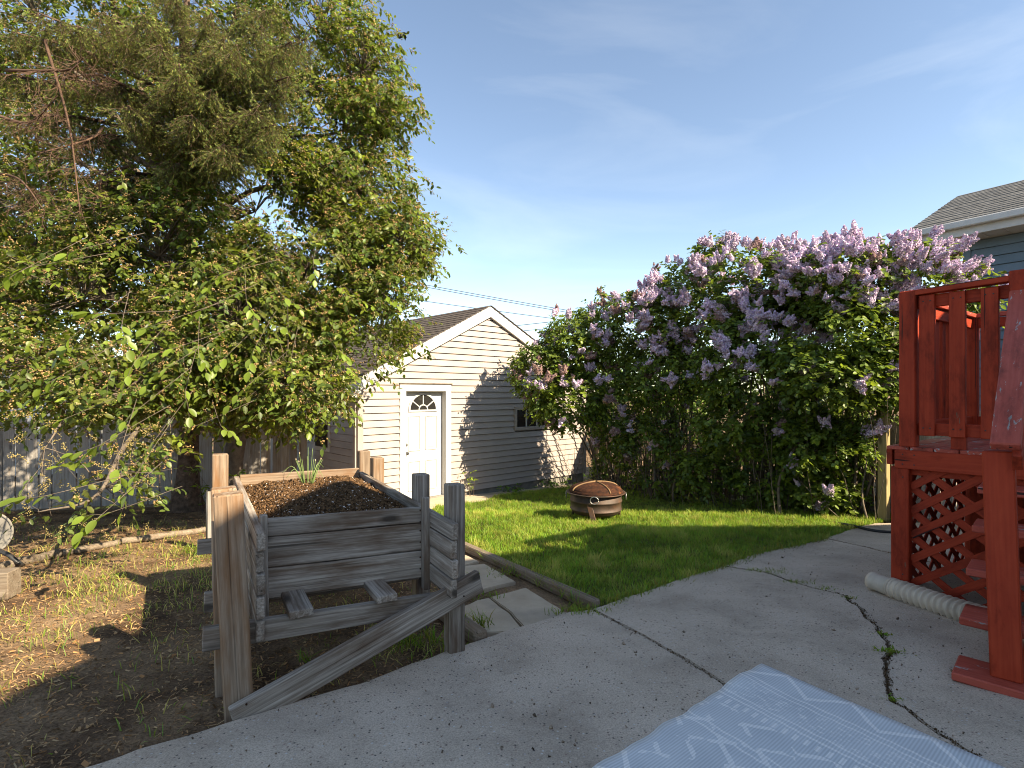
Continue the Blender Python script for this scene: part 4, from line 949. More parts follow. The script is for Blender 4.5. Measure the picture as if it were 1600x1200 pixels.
# ------------------------------------------------------------------ drain pipe lying by the deck
pa = G(1362, 928); pb_ = G(1470, 965); pc = G(1600, 1010)
pts = spline([pa + UP * 0.10, pb_ + UP * 0.085, pc + UP * 0.085, pc + (pc - pb_) * 0.5 + UP * 0.085], 200)
arc_ = np.concatenate([[0], np.cumsum(np.linalg.norm(np.diff(pts, axis=0), axis=1))]); ptot = arc_[-1]
def pat(l): return np.array([np.interp(l, arc_, pts[:, i]) for i in range(3)])
pipe = thing("drain_pipe", pb_, "beige corrugated plastic drain pipe lying by the deck", "pipe")
tube("outlet_socket", [pat(l) for l in (0, 0.004, 0.02, 0.03, 0.034, 0.17)], [0.060, 0.068, 0.068, 0.066, 0.061, 0.064], M_PIPE, pipe, 24)
for l in (0.17, 0.19, 0.235, 0.255): tube("coupling_ring", [pat(l), pat(l + 0.004), pat(l + 0.012), pat(l + 0.016)], [0.064, 0.074, 0.074, 0.064], M_PIPE, pipe, 24)
tube("coupling", [pat(0.17), pat(0.275)], [0.067, 0.067], M_PIPE, pipe, 24)
ls = np.arange(0.272, ptot, 0.0032)
tube("corrugated_hose", [pat(l) for l in ls], [0.056 + 0.022 * max(0.0, math.cos((l - 0.272) / 0.044 * 2 * math.pi)) ** 0.8 for l in ls], M_PIPE, pipe, 24)

# ------------------------------------------------------------------ rug
m, nt, b = mat_base("blue_woven_rug", 0.9, 0.1)
uvn = N(nt, "UVMap"); sp = N(nt, "SeparateXYZ"); nt.links.new(uvn.outputs[0], sp.inputs[0]); U_, V_ = sp.outputs[0], sp.outputs[1]
def mth(op, a, b_=None, c_=None):
    n = N(nt, "Math", operation=op)
    for i, x in enumerate((a, b_, c_)):
        if x is None: continue
        if isinstance(x, bpy.types.NodeSocket): nt.links.new(x, n.inputs[i])
        else: n.inputs[i].default_value = x
    return n.outputs[0]
bl_ = N(nt, "TexNoise", Scale=7.0, Detail=3.0); nt.links.new(uvn.outputs[0], bl_.inputs['Vector'])
wob = N(nt, "TexNoise", Scale=14.0, Detail=4.0); nt.links.new(uvn.outputs[0], wob.inputs['Vector'])
wv = mth('MULTIPLY', mth('SUBTRACT', wob.outputs['Fac'], 0.5), 0.03); Uw = mth('ADD', U_, wv)
def line(c, hw, x=None): return mth('LESS_THAN', mth('ABSOLUTE', mth('SUBTRACT', x or Uw, c)), hw)
tri = mth('ABSOLUTE', mth('SUBTRACT', mth('MULTIPLY', mth('FRACT', mth('DIVIDE', V_, 0.30)), 2.0), 1.0))
zig = mth('LESS_THAN', mth('ABSOLUTE', mth('SUBTRACT', Uw, mth('ADD', 0.015, mth('MULTIPLY', tri, 0.135)))), 0.014)
allm = zig
for c, hw in ((0.185, 0.006), (0.225, 0.006), (0.40, 0.006), (0.435, 0.006), (0.70, 0.006), (0.74, 0.006)): allm = mth('MAXIMUM', allm, line(c, hw))
dash = mth('MULTIPLY', line(0.48, 0.022), mth('GREATER_THAN', mth('FRACT', mth('DIVIDE', V_, 0.045)), 0.6)); allm = mth('MAXIMUM', allm, dash)
tri2 = mth('ABSOLUTE', mth('SUBTRACT', mth('MULTIPLY', mth('FRACT', mth('DIVIDE', V_, 0.22)), 2.0), 1.0))
zz2 = mth('MULTIPLY', mth('LESS_THAN', mth('ABSOLUTE', mth('SUBTRACT', mth('PINGPONG', mth('SUBTRACT', Uw, 0.5), 0.09), mth('MULTIPLY', tri2, 0.085))), 0.014), mth('GREATER_THAN', Uw, 0.51)); zz2 = mth('MULTIPLY', zz2, mth('GREATER_THAN', bl_.outputs['Fac'], 0.50)); allm = mth('MAXIMUM', allm, zz2)
wn = N(nt, "TexNoise", Scale=9.0, Detail=6.0, Roughness=0.75); mpw = N(nt, "Mapping"); mpw.inputs['Scale'].default_value = (6, 2, 1); nt.links.new(uvn.outputs[0], mpw.inputs['Vector']); nt.links.new(mpw.outputs[0], wn.inputs['Vector'])
worn = mth('MULTIPLY', mth('MULTIPLY', mth('GREATER_THAN', Uw, 0.24), mth('LESS_THAN', Uw, 0.39)), mth('GREATER_THAN', wn.outputs['Fac'], 0.56)); allm = mth('MAXIMUM', allm, worn)
weave = mth('ADD', 0.88, mth('MULTIPLY', 0.12, mth('SINE', mth('MULTIPLY', V_, 520.0))))
bl = N(nt, "TexNoise", Scale=5.0, Detail=6.0); nt.links.new(uvn.outputs[0], bl.inputs['Vector'])
rr = ramp(nt, [(0.35, (0.60, 0.63, 0.645)), (0.65, (0.70, 0.725, 0.73))]); nt.links.new(bl.outputs['Fac'], rr.inputs['Fac'])
soft = mth('MULTIPLY', allm, mth('ADD', 0.45, mth('MULTIPLY', wn.outputs['Fac'], 0.7)))
cc = mixc(nt, soft, rr.outputs['Color'], (0.90, 0.89, 0.86))
wr = N(nt, "CombineColor"); [nt.links.new(weave, wr.inputs[i]) for i in range(3)]
cc = mixc(nt, 1.0, cc, wr.outputs[0], 'MULTIPLY'); nt.links.new(cc, b.inputs['Base Color']); bump(nt, b, weave, 0.3, 0.002)
M_RUG = m
RC = Gd(1190, 1037, 0.05).xy; ra = math.radians(221); rb = math.radians(298.5); RA = Vector((math.cos(ra), math.sin(ra))); RB = Vector((math.cos(rb), math.sin(rb)))
bm = bmesh.new(); uvl = bm.loops.layers.uv.new("UVMap"); NU, NVv = 40, 60; LA, LB = 1.5, 2.3; gv = {}
for layer in (0, 1):
    for i in range(NU + 1):
        for j in range(NVv + 1):
            p = RC + RA * (LA * i / NU) + RB * (LB * j / NVv)
            if j == 0 or j < 3: p = p + RB * (0.018 * noise.noise(Vector((i * 0.28, 0, 1))) * (3 - j) / 3)
            zz = 0.0465 + 0.005 * (1 + noise.noise(Vector((p.x * 3.5, p.y * 3.5, 4)))) + 0.016 * math.exp(-((i / NU * LA - 0.26) / 0.10) ** 2 - (j / NVv * LB / 0.12) ** 2)
            gv[layer, i, j] = bm.verts.new(on(p.x, p.y, zz - 0.005 * layer))
def uvface(vs, uvs):
    f = bm.faces.new(vs)
    for l, q in zip(f.loops, uvs): l[uvl].uv = q
for i in range(NU):
    for j in range(NVv):
        q = [(i, j), (i + 1, j), (i + 1, j + 1), (i, j + 1)]
        uvface([gv[0, a, c] for a, c in q], [(a / NU * LA, c / NVv * LB) for a, c in q])
rim = [(i, 0) for i in range(NU + 1)] + [(NU, j) for j in range(1, NVv + 1)] + [(i, NVv) for i in range(NU - 1, -1, -1)] + [(0, j) for j in range(NVv - 1, 0, -1)]
for a, c in zip(rim, rim[1:] + rim[:1]): uvface([gv[0, a[0], a[1]], gv[0, c[0], c[1]], gv[1, c[0], c[1]], gv[1, a[0], a[1]]], [(a[0] / NU * LA, a[1] / NVv * LB)] * 4)
bmesh.ops.recalc_face_normals(bm, faces=list(bm.faces))
me = bpy.data.meshes.new("rug"); bm.to_mesh(me); bm.free()
rug = link_mesh("rug", me, M_RUG, smooth_=True); tag(rug, "pale blue woven rug with white zigzag pattern on the patio", "rug")

# ------------------------------------------------------------------ fire pit
fp = G(931, 812); fire = thing("fire_pit", fp, "round rusty fire pit with domed mesh lid standing on the lawn", "fire pit")
MF = Matrix.Translation(fp); sc = 1.0
lathe("bowl", [(0.001, 0.10), (0.30, 0.10), (0.335, 0.13), (0.352, 0.16), (0.36, 0.165), (0.352, 0.17), (0.352, 0.27), (0.362, 0.275), (0.362, 0.295), (0.352, 0.30), (0.352, 0.375), (0.34, 0.38), (0.335, 0.2), (0.3, 0.14), (0.001, 0.13)], M_PIT, fire, MF, 48)
lathe("rim", [(0.345, 0.372), (0.405, 0.385), (0.412, 0.392), (0.405, 0.400), (0.345, 0.392), (0.345, 0.372)], M_PIT, fire, MF, 48)
lid = lathe("lid_band", [(0.375, 0.400), (0.372, 0.425), (0.34, 0.440), (0.335, 0.436), (0.366, 0.422), (0.368, 0.400)], M_RUST, fire, MF, 48)
def dome(a, r=0.36, h=0.105): return (r * math.cos(a), 0.425 + h * math.sin(a))
lathe("mesh_dome", [dome(i / 10 * math.pi / 2 * 0.995) for i in range(11)] + [dome(i / 10 * math.pi / 2 * 0.995, 0.355, 0.10) for i in range(10, -1, -1)], M_RUST, fire, MF, 48)
va = math.atan2(-fp.y, -fp.x)
for da in (0.55, 0.55 + math.pi / 2, 0.55 + math.pi, 0.55 - math.pi / 2):
    a = va + da; rr_ = [dome(i / 12 * math.pi / 2, 0.366, 0.11) for i in range(13)]
    tube("lid_strap", [fp + Vector((r * math.cos(a), r * math.sin(a), z_)) for r, z_ in rr_], [0.011] * 13, M_STRAP, fire, 6)
for da in (-0.05, math.pi / 2, math.pi, -math.pi / 2):
    a = va + da; o_ = Vector((math.cos(a), math.sin(a), 0)); t_ = Vector((-o_.y, o_.x, 0)); c = fp + o_ * 0.40 + UP * 0.345
    tube("ring_handle", [c + t_ * 0.055 * math.cos(q) + UP * 0.048 * math.sin(q) + o_ * 0.012 for q in np.linspace(0, 2 * math.pi, 20)], [0.006] * 20, M_STEEL, fire, 6)
for da in (-0.15, 2.0, 4.1):
    a = va + da; o_ = Vector((math.cos(a), math.sin(a), 0)); t_ = Vector((-o_.y, o_.x, 0))
    board("leg", fp + o_ * 0.335 + UP * 0.28 - t_ * 0.04, fp + o_ * 0.38 - UP * 0.02 + t_ * 0.05, 0.07, 0.02, t_, M_PIT, fire, 0.004)

# ------------------------------------------------------------------ edging, logs, left-edge odds and ends
def timber(a, b, r, label, name="edging_timber", mat=M_TIMBER, lift=0.03):
    a = G(*a) + UP * (r * 0.7 + lift * 0.0); b = G(*b) + UP * (r * 0.7)
    d = (b - a); s_ = Vector((-d.y, d.x, 0)).normalized()
    o = board(name, a, b, r * 2, r * 2, s_, mat, None, r * 0.55, 0.004, 16, 3); tag(o, label, "timber"); return o
timber((712, 852), (932, 953), 0.040, "long weathered landscape timber edging the lawn")
timber((688, 958), (752, 1006), 0.045, "short half-buried timber beside planter post and stepping stones")
def log(a, b, r, label):
    a = G(*a) + UP * r * 0.5; b = G(*b) + UP * r * 0.5
    pts = [a.lerp(b, i / 14) + Vector((0, 0, 0.012 * noise.noise(Vector((i * 0.6, a.x, 1))))) + Vector((0.02 * noise.noise(Vector((i * 0.4, a.y, 3))), 0.03 * noise.noise(Vector((i * 0.5, a.y, 7))), 0)) for i in range(15)]
    o = tube("border_log", pts, [r * (1 + 0.18 * noise.noise(Vector((i * 0.9, b.x, 4)))) for i in range(15)], M_LOG, None, 8); tag(o, label, "log", "thin logs bordering the bed under the tree")
log((-30, 897), (92, 868), 0.045, "leftmost pale border log beside the cut block")
log((95, 868), (185, 850), 0.034, "middle pale border log on the straw-covered bed")
log((190, 849), (322, 830), 0.036, "rightmost pale border log reaching toward the planter")
blk0 = G(-16, 932); blk = thing("timber_block", blk0, "short cut timber block at left edge of photo", "block")
board("block", blk0 + Vector((-0.16, -0.05, 0.09)), blk0 + Vector((0.16, 0.03, 0.09)), 0.16, 0.20, Vector((0.3, 1, 0)), M_LOG, blk, 0.006, 0.003, 4)
board("wedge", blk0 + Vector((-0.10, -0.16, 0.05)), blk0 + Vector((0.17, -0.06, 0.03)), 0.06, 0.05, Vector((0.3, 1, 0.4)), M_LOG, blk, 0.006)
bs = G(-8, 884); basin = thing("tilted_basin", bs, "tilted round grey basin on a black leg at left edge", "basin")
bc = at(-24, 835, bs.y); tilt = (Vector((0.45, -0.85, 0.25))).to_track_quat('Z', 'Y').to_matrix().to_4x4()
lathe("basin_bowl", [(0.001, -0.07), (0.12, -0.06), (0.185, -0.02), (0.195, 0.0), (0.188, 0.0), (0.115, -0.045), (0.001, -0.055)], M_FOOT, basin, Matrix.Translation(bc) @ tilt, 36)
lathe("basin_rim", [(0.186, -0.006), (0.203, -0.004), (0.203, 0.006), (0.186, 0.008), (0.186, -0.006)], M_FOOT, basin, Matrix.Translation(bc) @ tilt, 36)
tube("leg", [bc + Vector((0.06, 0, -0.12)), at(12, 866, bs.y - 0.02), at(30, 880, bs.y - 0.05), G(35, 884) + UP * 0.0], [0.02, 0.02, 0.02, 0.022], M_BLACKM, basin, 8)
tube("leg", [bc + Vector((-0.06, 0.05, -0.10)), on(bc.x - 0.15, bc.y + 0.2, 0)], [0.02, 0.02], M_BLACKM, basin, 8)
# weathered white panel and stake left of the planter
wpz = G(318, 862); wpn = thing("weathered_panel", wpz, "flaking white board leaning just left of the planter", "panel")
for i, x_ in enumerate((330, 341)):
    q = G(x_, 861); tp = at(x_, 768 + 4 * i, q.y)
    board("panel_board", q, tp, 0.075, 0.02, Vector((1, 0.2, 0)), M_FENCE, wpn, 0.003, 0.002, 4)
q = G(323, 862); tube("stake", [q, at(323, 766, q.y)], [0.009, 0.009], M_BLACKM, wpn, 6)
# hose on the far patio corner
hp = [G(1300, 822), G(1330, 827), G(1362, 835), G(1392, 838), G(1420, 838)]
o = tube("garden_hose", spline([p + UP * 0.05 for p in hp], 40), [0.016] * 40, M_HOSE, None, 8); tag(o, "black garden hose curving over the far patio corner", "hose")
# ------------------------------------------------------------------ foliage tools
def nrm(a): return a / (np.linalg.norm(a, axis=1)[:, None] + 1e-9)
def leaves_np(P, D, Nn, L, W, tint, fold=0.18, droop=0.12):
    """ovate leaves: base, tip, two side points and a lowered midrib"""
    D = nrm(D); S = nrm(np.cross(D, Nn)); Nn = np.cross(S, D); L = L[:, None]; W = W[:, None]
    tip = P + D * L - Nn * L * droop; mid = P + D * L * 0.48 + Nn * L * 0.02 - Nn * W * fold
    l1 = P + D * L * 0.30 - S * W * 0.44 + Nn * W * 0.04; l2 = P + D * L * 0.66 - S * W * 0.38 - Nn * L * 0.03
    r1 = P + D * L * 0.30 + S * W * 0.44 + Nn * W * 0.04; r2 = P + D * L * 0.66 + S * W * 0.38 - Nn * L * 0.03
    V = np.stack([P, mid, tip, l1, l2, r1, r2], 1).reshape(-1, 3); n = len(P)
    F0 = np.array([[0, 1, 3], [3, 1, 4], [4, 1, 2], [0, 5, 1], [5, 6, 1], [6, 2, 1]])
    Fc = (np.arange(n)[:, None, None] * 7 + F0).reshape(-1, 3)
    return V, Fc, np.repeat(tint, 7, 0)
def tets_np(C, s, tint, sq=(1, 1, 1)):
    n = len(C); ang = RNG.uniform(0, 6.28, (n, 3)); TV = rotv(np.broadcast_to(tet * np.array(sq), (n, 4, 3)).copy(), ang)
    V = (C[:, None, :] + TV * (s * 0.6)[:, None, None]).reshape(-1, 3)
    return V, (np.arange(n)[:, None, None] * 4 + np.array([[0, 1, 2], [0, 3, 1], [0, 2, 3], [1, 3, 2]])).reshape(-1, 3), np.repeat(tint, 4, 0)
def blob_points(c, r, n, shell=0.55):
    """points in an ellipsoid, biased to its outer part"""
    d = nrm(RNG.normal(0, 1, (n, 3))); q = RNG.uniform(0, 1, n) ** (1 / 3.0); q = q * (1 - shell) + shell * RNG.uniform(0.72, 1.04, n)
    return np.array(c) + d * q[:, None] * np.array(r), d
def sprigs(C, outd, nleaf, slen, Lr, Wr, gl, droop=0.5, tvar=0.25):
    """twigs at C pointing roughly outwards, each with nleaf drooping leaves; returns leaf arrays + twig paths"""
    n = len(C); d = nrm(outd * np.array([1, 1, 0.35]) + RNG.normal(0, 0.55, (n, 3)) + np.array([0, 0, -0.12])); sl = RNG.uniform(*slen, n)
    P, D, Nv, T = [], [], [], []
    base_t = (1 + tvar * RNG.normal(0, 1, n))[:, None] * np.array(gl)[RNG.integers(0, len(gl), n)]
    for k in range(nleaf):
        f = (k + 0.6) / nleaf; p = C + d * (sl * f)[:, None] - np.array([0, 0, 1]) * (sl * 0.25 * f * f)[:, None]
        sd = nrm(np.cross(d, np.array([0, 0, 1.0]) + RNG.normal(0, 0.3, (n, 3)))) * (1 if k % 2 else -1)
        ld = nrm(d * 0.55 + sd * 0.8 + np.array([0, 0, -droop]) + RNG.normal(0, 0.28, (n, 3)))
        nv = nrm(np.array([0, 0, 1.0]) + RNG.normal(0, 0.38, (n, 3)) + d * 0.3)
        P.append(p); D.append(ld); Nv.append(nv); T.append(base_t * (1 + 0.18 * RNG.normal(0, 1, (n, 1))))
    P = np.concatenate(P); m = len(P)
    ends = C + d * sl[:, None] - np.array([0, 0, 1]) * (sl * 0.25)[:, None]
    return (P, np.concatenate(D), np.concatenate(Nv), RNG.uniform(*Lr, m), RNG.uniform(*Wr, m), np.clip(np.concatenate(T), 0.15, 3)), d, ends
def qtubes(name, A, B, r0, r1, mat, parent, k=4, sag=0.0, seg=3):
    """many short bent twigs in one mesh"""
    paths = []
    for a, b in zip(A, B):
        L = np.linalg.norm(b - a); t = np.linspace(0, 1, seg + 1)[:, None]
        p = a + (b - a) * t; p = p + np.array([0, 0, 1]) * (sag * L * 4 * t * (1 - t)); p[1:-1] += RNG.normal(0, 0.035 * L, (seg - 1, 3)); paths.append((p, np.linspace(r0, r1, seg + 1)))
    V, Fq = tube_np(paths, k); o = npmesh(name, V, Fq, mat, parent, smooth_=True); o["kind"] = "stuff"; return o

# ------------------------------------------------------------------ bird cherry tree on the left
mb = on(-4.62, 8.95)
may = thing("bird_cherry_tree", mb, "large leafy bird cherry tree with tan faded flower strings beside the garage", "tree")
trunk_pts = spline([mb - UP * 0.1, mb + Vector((0.04, 0.0, 0.8)), mb + Vector((0.18, -0.05, 1.7)), mb + Vector((-0.05, -0.1, 3.0)), at(250, 300, 8.8), at(252, 262, 8.8)], 26)
tube("trunk", trunk_pts, np.linspace(0.16, 0.10, 26), M_BARK2, may, 10)
MAYB = [  # px, py, depth, rx, ry, rz, share of clusters
    (565, 110, 8.6, 0.62, 0.9, 0.75, 0.7), (590, 175, 8.4, 0.62, 0.7, 0.22, 0.35), (500, 40, 8.8, 1.0, 1.1, 0.9, 1.0), (560, 300, 8.3, 0.85, 1.0, 0.75, 1.2), (608, 385, 8.0, 0.68, 0.9, 0.55, 1.0), (590, 480, 7.6, 0.72, 0.8, 0.62, 1.0),
    (500, 200, 8.6, 1.1, 1.1, 1.1, 1.4), (480, 420, 7.4, 1.1, 1.0, 0.9, 1.5), (520, 545, 7.2, 0.75, 0.7, 0.42, 0.8), (455, 600, 6.3, 0.62, 0.6, 0.40, 0.7), (400, 330, 7.8, 1.3, 1.2, 1.2, 1.5),
    (370, 500, 6.6, 1.1, 0.9, 0.75, 1.3), (370, 610, 6.6, 0.75, 0.7, 0.34, 0.6), (250, 400, 7.0, 1.2, 1.1, 1.0, 1.2), (240, 560, 6.0, 1.0, 0.8, 0.55, 0.9), (130, 470, 6.4, 1.2, 1.0, 0.75, 0.8),
    (60, 330, 7.2, 1.3, 1.1, 0.9, 0.8), (150, 250, 8.4, 1.6, 1.2, 1.1, 1.0), (60, 570, 5.6, 0.8, 0.7, 0.30, 0.4), (190, 615, 5.4, 0.6, 0.6, 0.24, 0.26), (-60, 450, 6.5, 1.0, 1.0, 0.9, 0.6),
    (330, 130, 9.2, 1.7, 1.2, 1.5, 1.2), (120, 80, 9.4, 2.0, 1.2, 1.4, 1.0), (430, -90, 9.4, 1.8, 1.4, 1.2, 0.8), (150, -110, 9.6, 2.0, 1.4, 1.2, 0.5), (180, 330, 9.6, 2.0, 0.8, 1.4, 1.2), (40, 250, 9.4, 1.8, 0.8, 1.4, 1.1), (90, 480, 8.8, 1.6, 0.8, 0.9, 0.9), (300, 470, 9.2, 1.4, 0.7, 1.0, 0.8), (-40, 120, 9.2, 1.6, 0.9, 1.4, 1.2), (60, 30, 9.0, 1.6, 0.9, 1.2, 1.2), (30, 380, 8.2, 1.3, 0.8, 0.9, 1.0), (250, 60, 9.8, 1.6, 0.8, 1.2, 0.9), (90, 625, 6.4, 0.9, 0.6, 0.30, 0.40), (150, 750, 4.7, 0.42, 0.4, 0.22, 0.05), (240, 690, 5.4, 0.35, 0.35, 0.16, 0.04), (640, 400, 8.2, 0.25, 0.3, 0.5, 0.18),
]
NCL = 13000; tot = sum(b[6] for b in MAYB); CC, DD_ = [], []
for b_ in MAYB:
    c = at(b_[0], b_[1], b_[2]); n = int(NCL * b_[6] / tot); p, d_ = blob_points(c, b_[3:6], n, 0.35); CC.append(p); DD_.append(d_)
CC = np.concatenate(CC); DD_ = np.concatenate(DD_)
# break the outline: drop clusters where a coarse 3-D noise is low
nz_ = np.array([noise.noise(Vector(p) * 1.25) for p in CC]); kp = nz_ > -0.22; CC, DD_ = CC[kp], DD_[kp]
GL_MAY = [(1.0, 1.0, 1.0), (1.15, 1.1, 0.9), (0.85, 0.95, 1.0), (1.35, 1.25, 0.9), (1.25, 1.0, 1.0)]
C2 = np.repeat(CC, 2, 0) + RNG.normal(0, 0.10, (len(CC) * 2, 3)); D2 = np.repeat(DD_, 2, 0)
(lp_, ld_, ln_, lL, lW, lT), sd_, se_ = sprigs(C2, D2, 6, (0.14, 0.32), (0.060, 0.105), (0.038, 0.058), GL_MAY)
V, Fc, T = leaves_np(lp_, ld_, ln_, lL, lW, lT)
crown = npmesh("crown", V, Fc, M_LEAF, may, tint=T, smooth_=False); crown["kind"] = "stuff"
# limbs to the blobs, twigs to the clusters
limb_ends = []
tp_i = np.array(trunk_pts)
for b_ in MAYB[:35]:
    c = np.array(at(b_[0], b_[1], b_[2])); want = c[2] - 0.5 * np.linalg.norm(c[:2] - np.array(mb.xy)) * 0.55
    i0 = int(np.argmin(np.abs(tp_i[:, 2] - want))); i0 = max(8, min(len(tp_i) - 2, i0)); a = tp_i[i0]
    m1 = a + (c - a) * 0.4 + np.array([0, 0, 0.22]) + RNG.normal(0, 0.12, 3); m2 = a + (c - a) * 0.75 + np.array([0, 0, 0.12]) + RNG.normal(0, 0.14, 3)
    pts = spline([a, m1, m2, c], 16); tube("branch", pts, np.linspace(0.055, 0.010, 16), M_BARK2, may, 6); limb_ends.append(pts)
LP = np.concatenate(limb_ends)
A_, B_ = [], []
for p in CC[::3]:
    j = int(np.argmin(np.sum((LP - p) ** 2, 1))); 
    if np.linalg.norm(LP[j] - p) < 1.5: A_.append(LP[j]); B_.append(p)
qtubes("twigs", A_, B_, 0.008, 0.003, M_BARK2, may, 4, 0.05)
qtubes("twigs", C2[::2], se_[::2], 0.0028, 0.0012, M_BARK2, may, 3, 0.0, 2)
# hanging strings of faded flowers
k = RNG.uniform(0, 1, len(C2)) < 0.92; R0 = C2[k] + sd_[k] * 0.12; n = len(R0); nb_ = 9
rd = nrm(sd_[k] * 0.6 + RNG.normal(0, 0.5, (n, 3)) + np.array([0, 0, -0.35])); rl = RNG.uniform(0.07, 0.13, n)
bp_ = (R0[:, None, :] + rd[:, None, :] * (rl[:, None] * np.linspace(0.15, 1, nb_)[None])[..., None] + RNG.normal(0, 0.010, (n, nb_, 3))).reshape(-1, 3)
tn = np.repeat((1 + 0.25 * RNG.normal(0, 1, (n, 1))) * np.where(RNG.uniform(0, 1, (n, 1)) < 0.35, np.array([[0.75, 0.9, 0.8]]), np.array([[1.0, 0.88, 0.82]])), nb_, 0)
V, Fc, T = tets_np(bp_, RNG.uniform(0.008, 0.014, len(bp_)), np.clip(tn, 0.2, 2))
o = npmesh("flower_strings", V, Fc, M_RACEME, may, tint=T); o["kind"] = "stuff"

# large near leaves: single leaves on named sprays
def leaf_mesh(seed):
    rs = np.random.default_rng(seed); vs, fs = [], []; NL = 7
    prof = [0.0, 0.30, 0.44, 0.47, 0.42, 0.28, 0.0]; cv = rs.uniform(0.15, 0.4); fo = rs.uniform(0.12, 0.3)
    for i in range(NL):
        t = i / (NL - 1); z = -cv * t * t * 0.5; wv_ = prof[i] * rs.uniform(0.94, 1.06)
        vs += [(t, -wv_, z + fo * wv_ * 0.6), (t, 0, z - 0.012), (t, wv_, z + fo * wv_ * 0.6)]
    for i in range(NL - 1):
        a = i * 3; fs += [(a, a + 3, a + 4, a + 1), (a + 1, a + 4, a + 5, a + 2)]
    me = bpy.data.meshes.new("leaf"); me.from_pydata(vs, [], fs); me.update(); me.materials.append(M_LEAF)
    at_ = me.attributes.new("tint", 'FLOAT_COLOR', 'POINT'); tv = rs.uniform(1.25, 1.85); c = np.tile(np.array([tv * 1.12, tv * 1.12, tv * 0.8, 1], np.float32), (len(vs), 1)); at_.data.foreach_set("color", c.ravel())
    me.polygons.foreach_set("use_smooth", [True] * len(me.polygons)); return me
LEAFM = [leaf_mesh(i) for i in range(6)]
SPRAYS = [  # px, py of the spray's base, depth, heading in the picture (degrees, 0 right, 90 up), number of leaves
    (175, 800, 3.9, 185, 6), (150, 812, 3.8, 235, 5), (70, 775, 3.7, 175, 7), (210, 745, 4.0, 250, 5), (130, 705, 4.2, 190, 6), (165, 690, 4.2, 215, 6), (185, 718, 4.1, 280, 5),
    (215, 640, 4.4, 240, 5), (100, 655, 4.4, 200, 5), (345, 665, 5.2, 330, 6), (320, 660, 5.2, 200, 3), (240, 690, 4.6, 250, 4), (60, 415, 4.2, 190, 5), (125, 390, 4.3, 200, 5), (30, 425, 4.0, 230, 4),
    (165, 490, 4.1, 170, 6), (190, 510, 4.2, 300, 6), (250, 505, 4.5, 210, 5), (120, 520, 4.3, 240, 5), (270, 545, 4.7, 200, 5), (310, 550, 4.8, 300, 6), (260, 575, 4.6, 230, 5), (350, 560, 5.0, 250, 6), (360, 425, 5.2, 200, 5),
    (385, 470, 5.2, 300, 6), (345, 435, 5.2, 230, 4), (440, 460, 5.5, 320, 5), (400, 540, 5.3, 270, 6), (390, 600, 5.2, 230, 5), (325, 480, 5.0, 220, 5), (420, 505, 5.5, 340, 5), (470, 645, 5.9, 290, 6), (455, 560, 5.8, 280, 5), (525, 545, 6.3, 320, 6),
    (540, 575, 6.4, 330, 5), (530, 625, 6.2, 320, 5), (505, 600, 6.2, 260, 5), (565, 470, 6.6, 330, 5), (600, 460, 6.8, 320, 5), (490, 405, 6.3, 280, 5), (575, 590, 6.9, 330, 5), (215, 560, 4.5, 260, 5), (90, 590, 4.4, 220, 5), (290, 610, 4.8, 290, 4),
]
for (px_, py_, Y_, hd, nl) in SPRAYS:
    base = at(px_, py_, Y_); a = math.radians(hd); dirv = Vector((math.cos(a), random.uniform(-0.5, 0.1), math.sin(a) * 0.7)).normalized(); L_ = random.uniform(0.16, 0.26)
    back = base - dirv * 0.35 + Vector((0, 0.25, 0.12))
    pts = spline([back, base, base + dirv * L_ * 0.6 - UP * 0.01, base + dirv * L_ - UP * 0.05], 10)
    tw = tube("spray", pts, np.linspace(0.0026, 0.0014, 10), M_BARK2, may, 5)
    for k_ in range(nl):
        f = 0.35 + 0.65 * k_ / max(1, nl - 1); p = Vector(pts[min(9, int(f * 9))]); sgn = 1 if k_ % 2 else -1
        sd = dirv.cross(UP).normalized() * sgn
        x = (dirv * (0.5 + 0.5 * f) + sd * random.uniform(0.4, 0.9) * (1 if k_ < nl - 1 else 0.1) - UP * random.uniform(0.15, 0.8)).normalized()
        up = (UP + Vector((random.gauss(0, 0.35), random.gauss(-0.35, 0.3), 0))).normalized()
        y = up.cross(x).normalized(); z_ = x.cross(y); s_ = random.uniform(0.075, 0.115)
        M = Matrix((x, y, z_)).transposed().to_4x4() @ Matrix.Diagonal((s_, s_ * random.uniform(0.55, 0.68), s_, 1)); M.translation = p
        c = bpy.data.objects.new("leaf", random.choice(LEAFM)); COL.objects.link(c); place(c, M, tw)
# drooping flower strings near the camera, at the low left
n = 60; cpx = RNG.uniform(20, 260, n); cpy = RNG.uniform(640, 830, n); ok = (cpy - 640) < 190; R0 = np.array([at(a, b, 4.2 + RNG.uniform(-0.3, 0.8)) for a, b in zip(cpx[ok], cpy[ok])])
cl = RNG.normal(0, 1, (len(R0), 3)); rd = nrm(cl * np.array([1, 0.6, 0.4]) + np.array([0, 0, -0.7])); nb2 = 26
bp_ = (R0[:, None, :] + rd[:, None, :] * (0.11 * np.linspace(0.05, 1, nb2)[None, :, None]) + RNG.normal(0, 0.010, (len(R0), nb2, 3))).reshape(-1, 3)
V, Fc, T = tets_np(bp_, RNG.uniform(0.004, 0.007, len(bp_)), np.tile(np.array([[1.15, 1.2, 0.95]]), (len(bp_), 1)))
o = npmesh("flower_strings", V, Fc, M_RACEME, may, tint=T); o["kind"] = "stuff"
p, d_ = blob_points(at(140, 760, 4.5), (0.7, 0.35, 0.32), 26, 0.3)
(a1, a2, a3, a4, a5, a6), q1, q2 = sprigs(p, d_, 6, (0.14, 0.26), (0.045, 0.075), (0.028, 0.042), [(1.1, 1.1, 1.2), (1.0, 1.0, 1.3)])
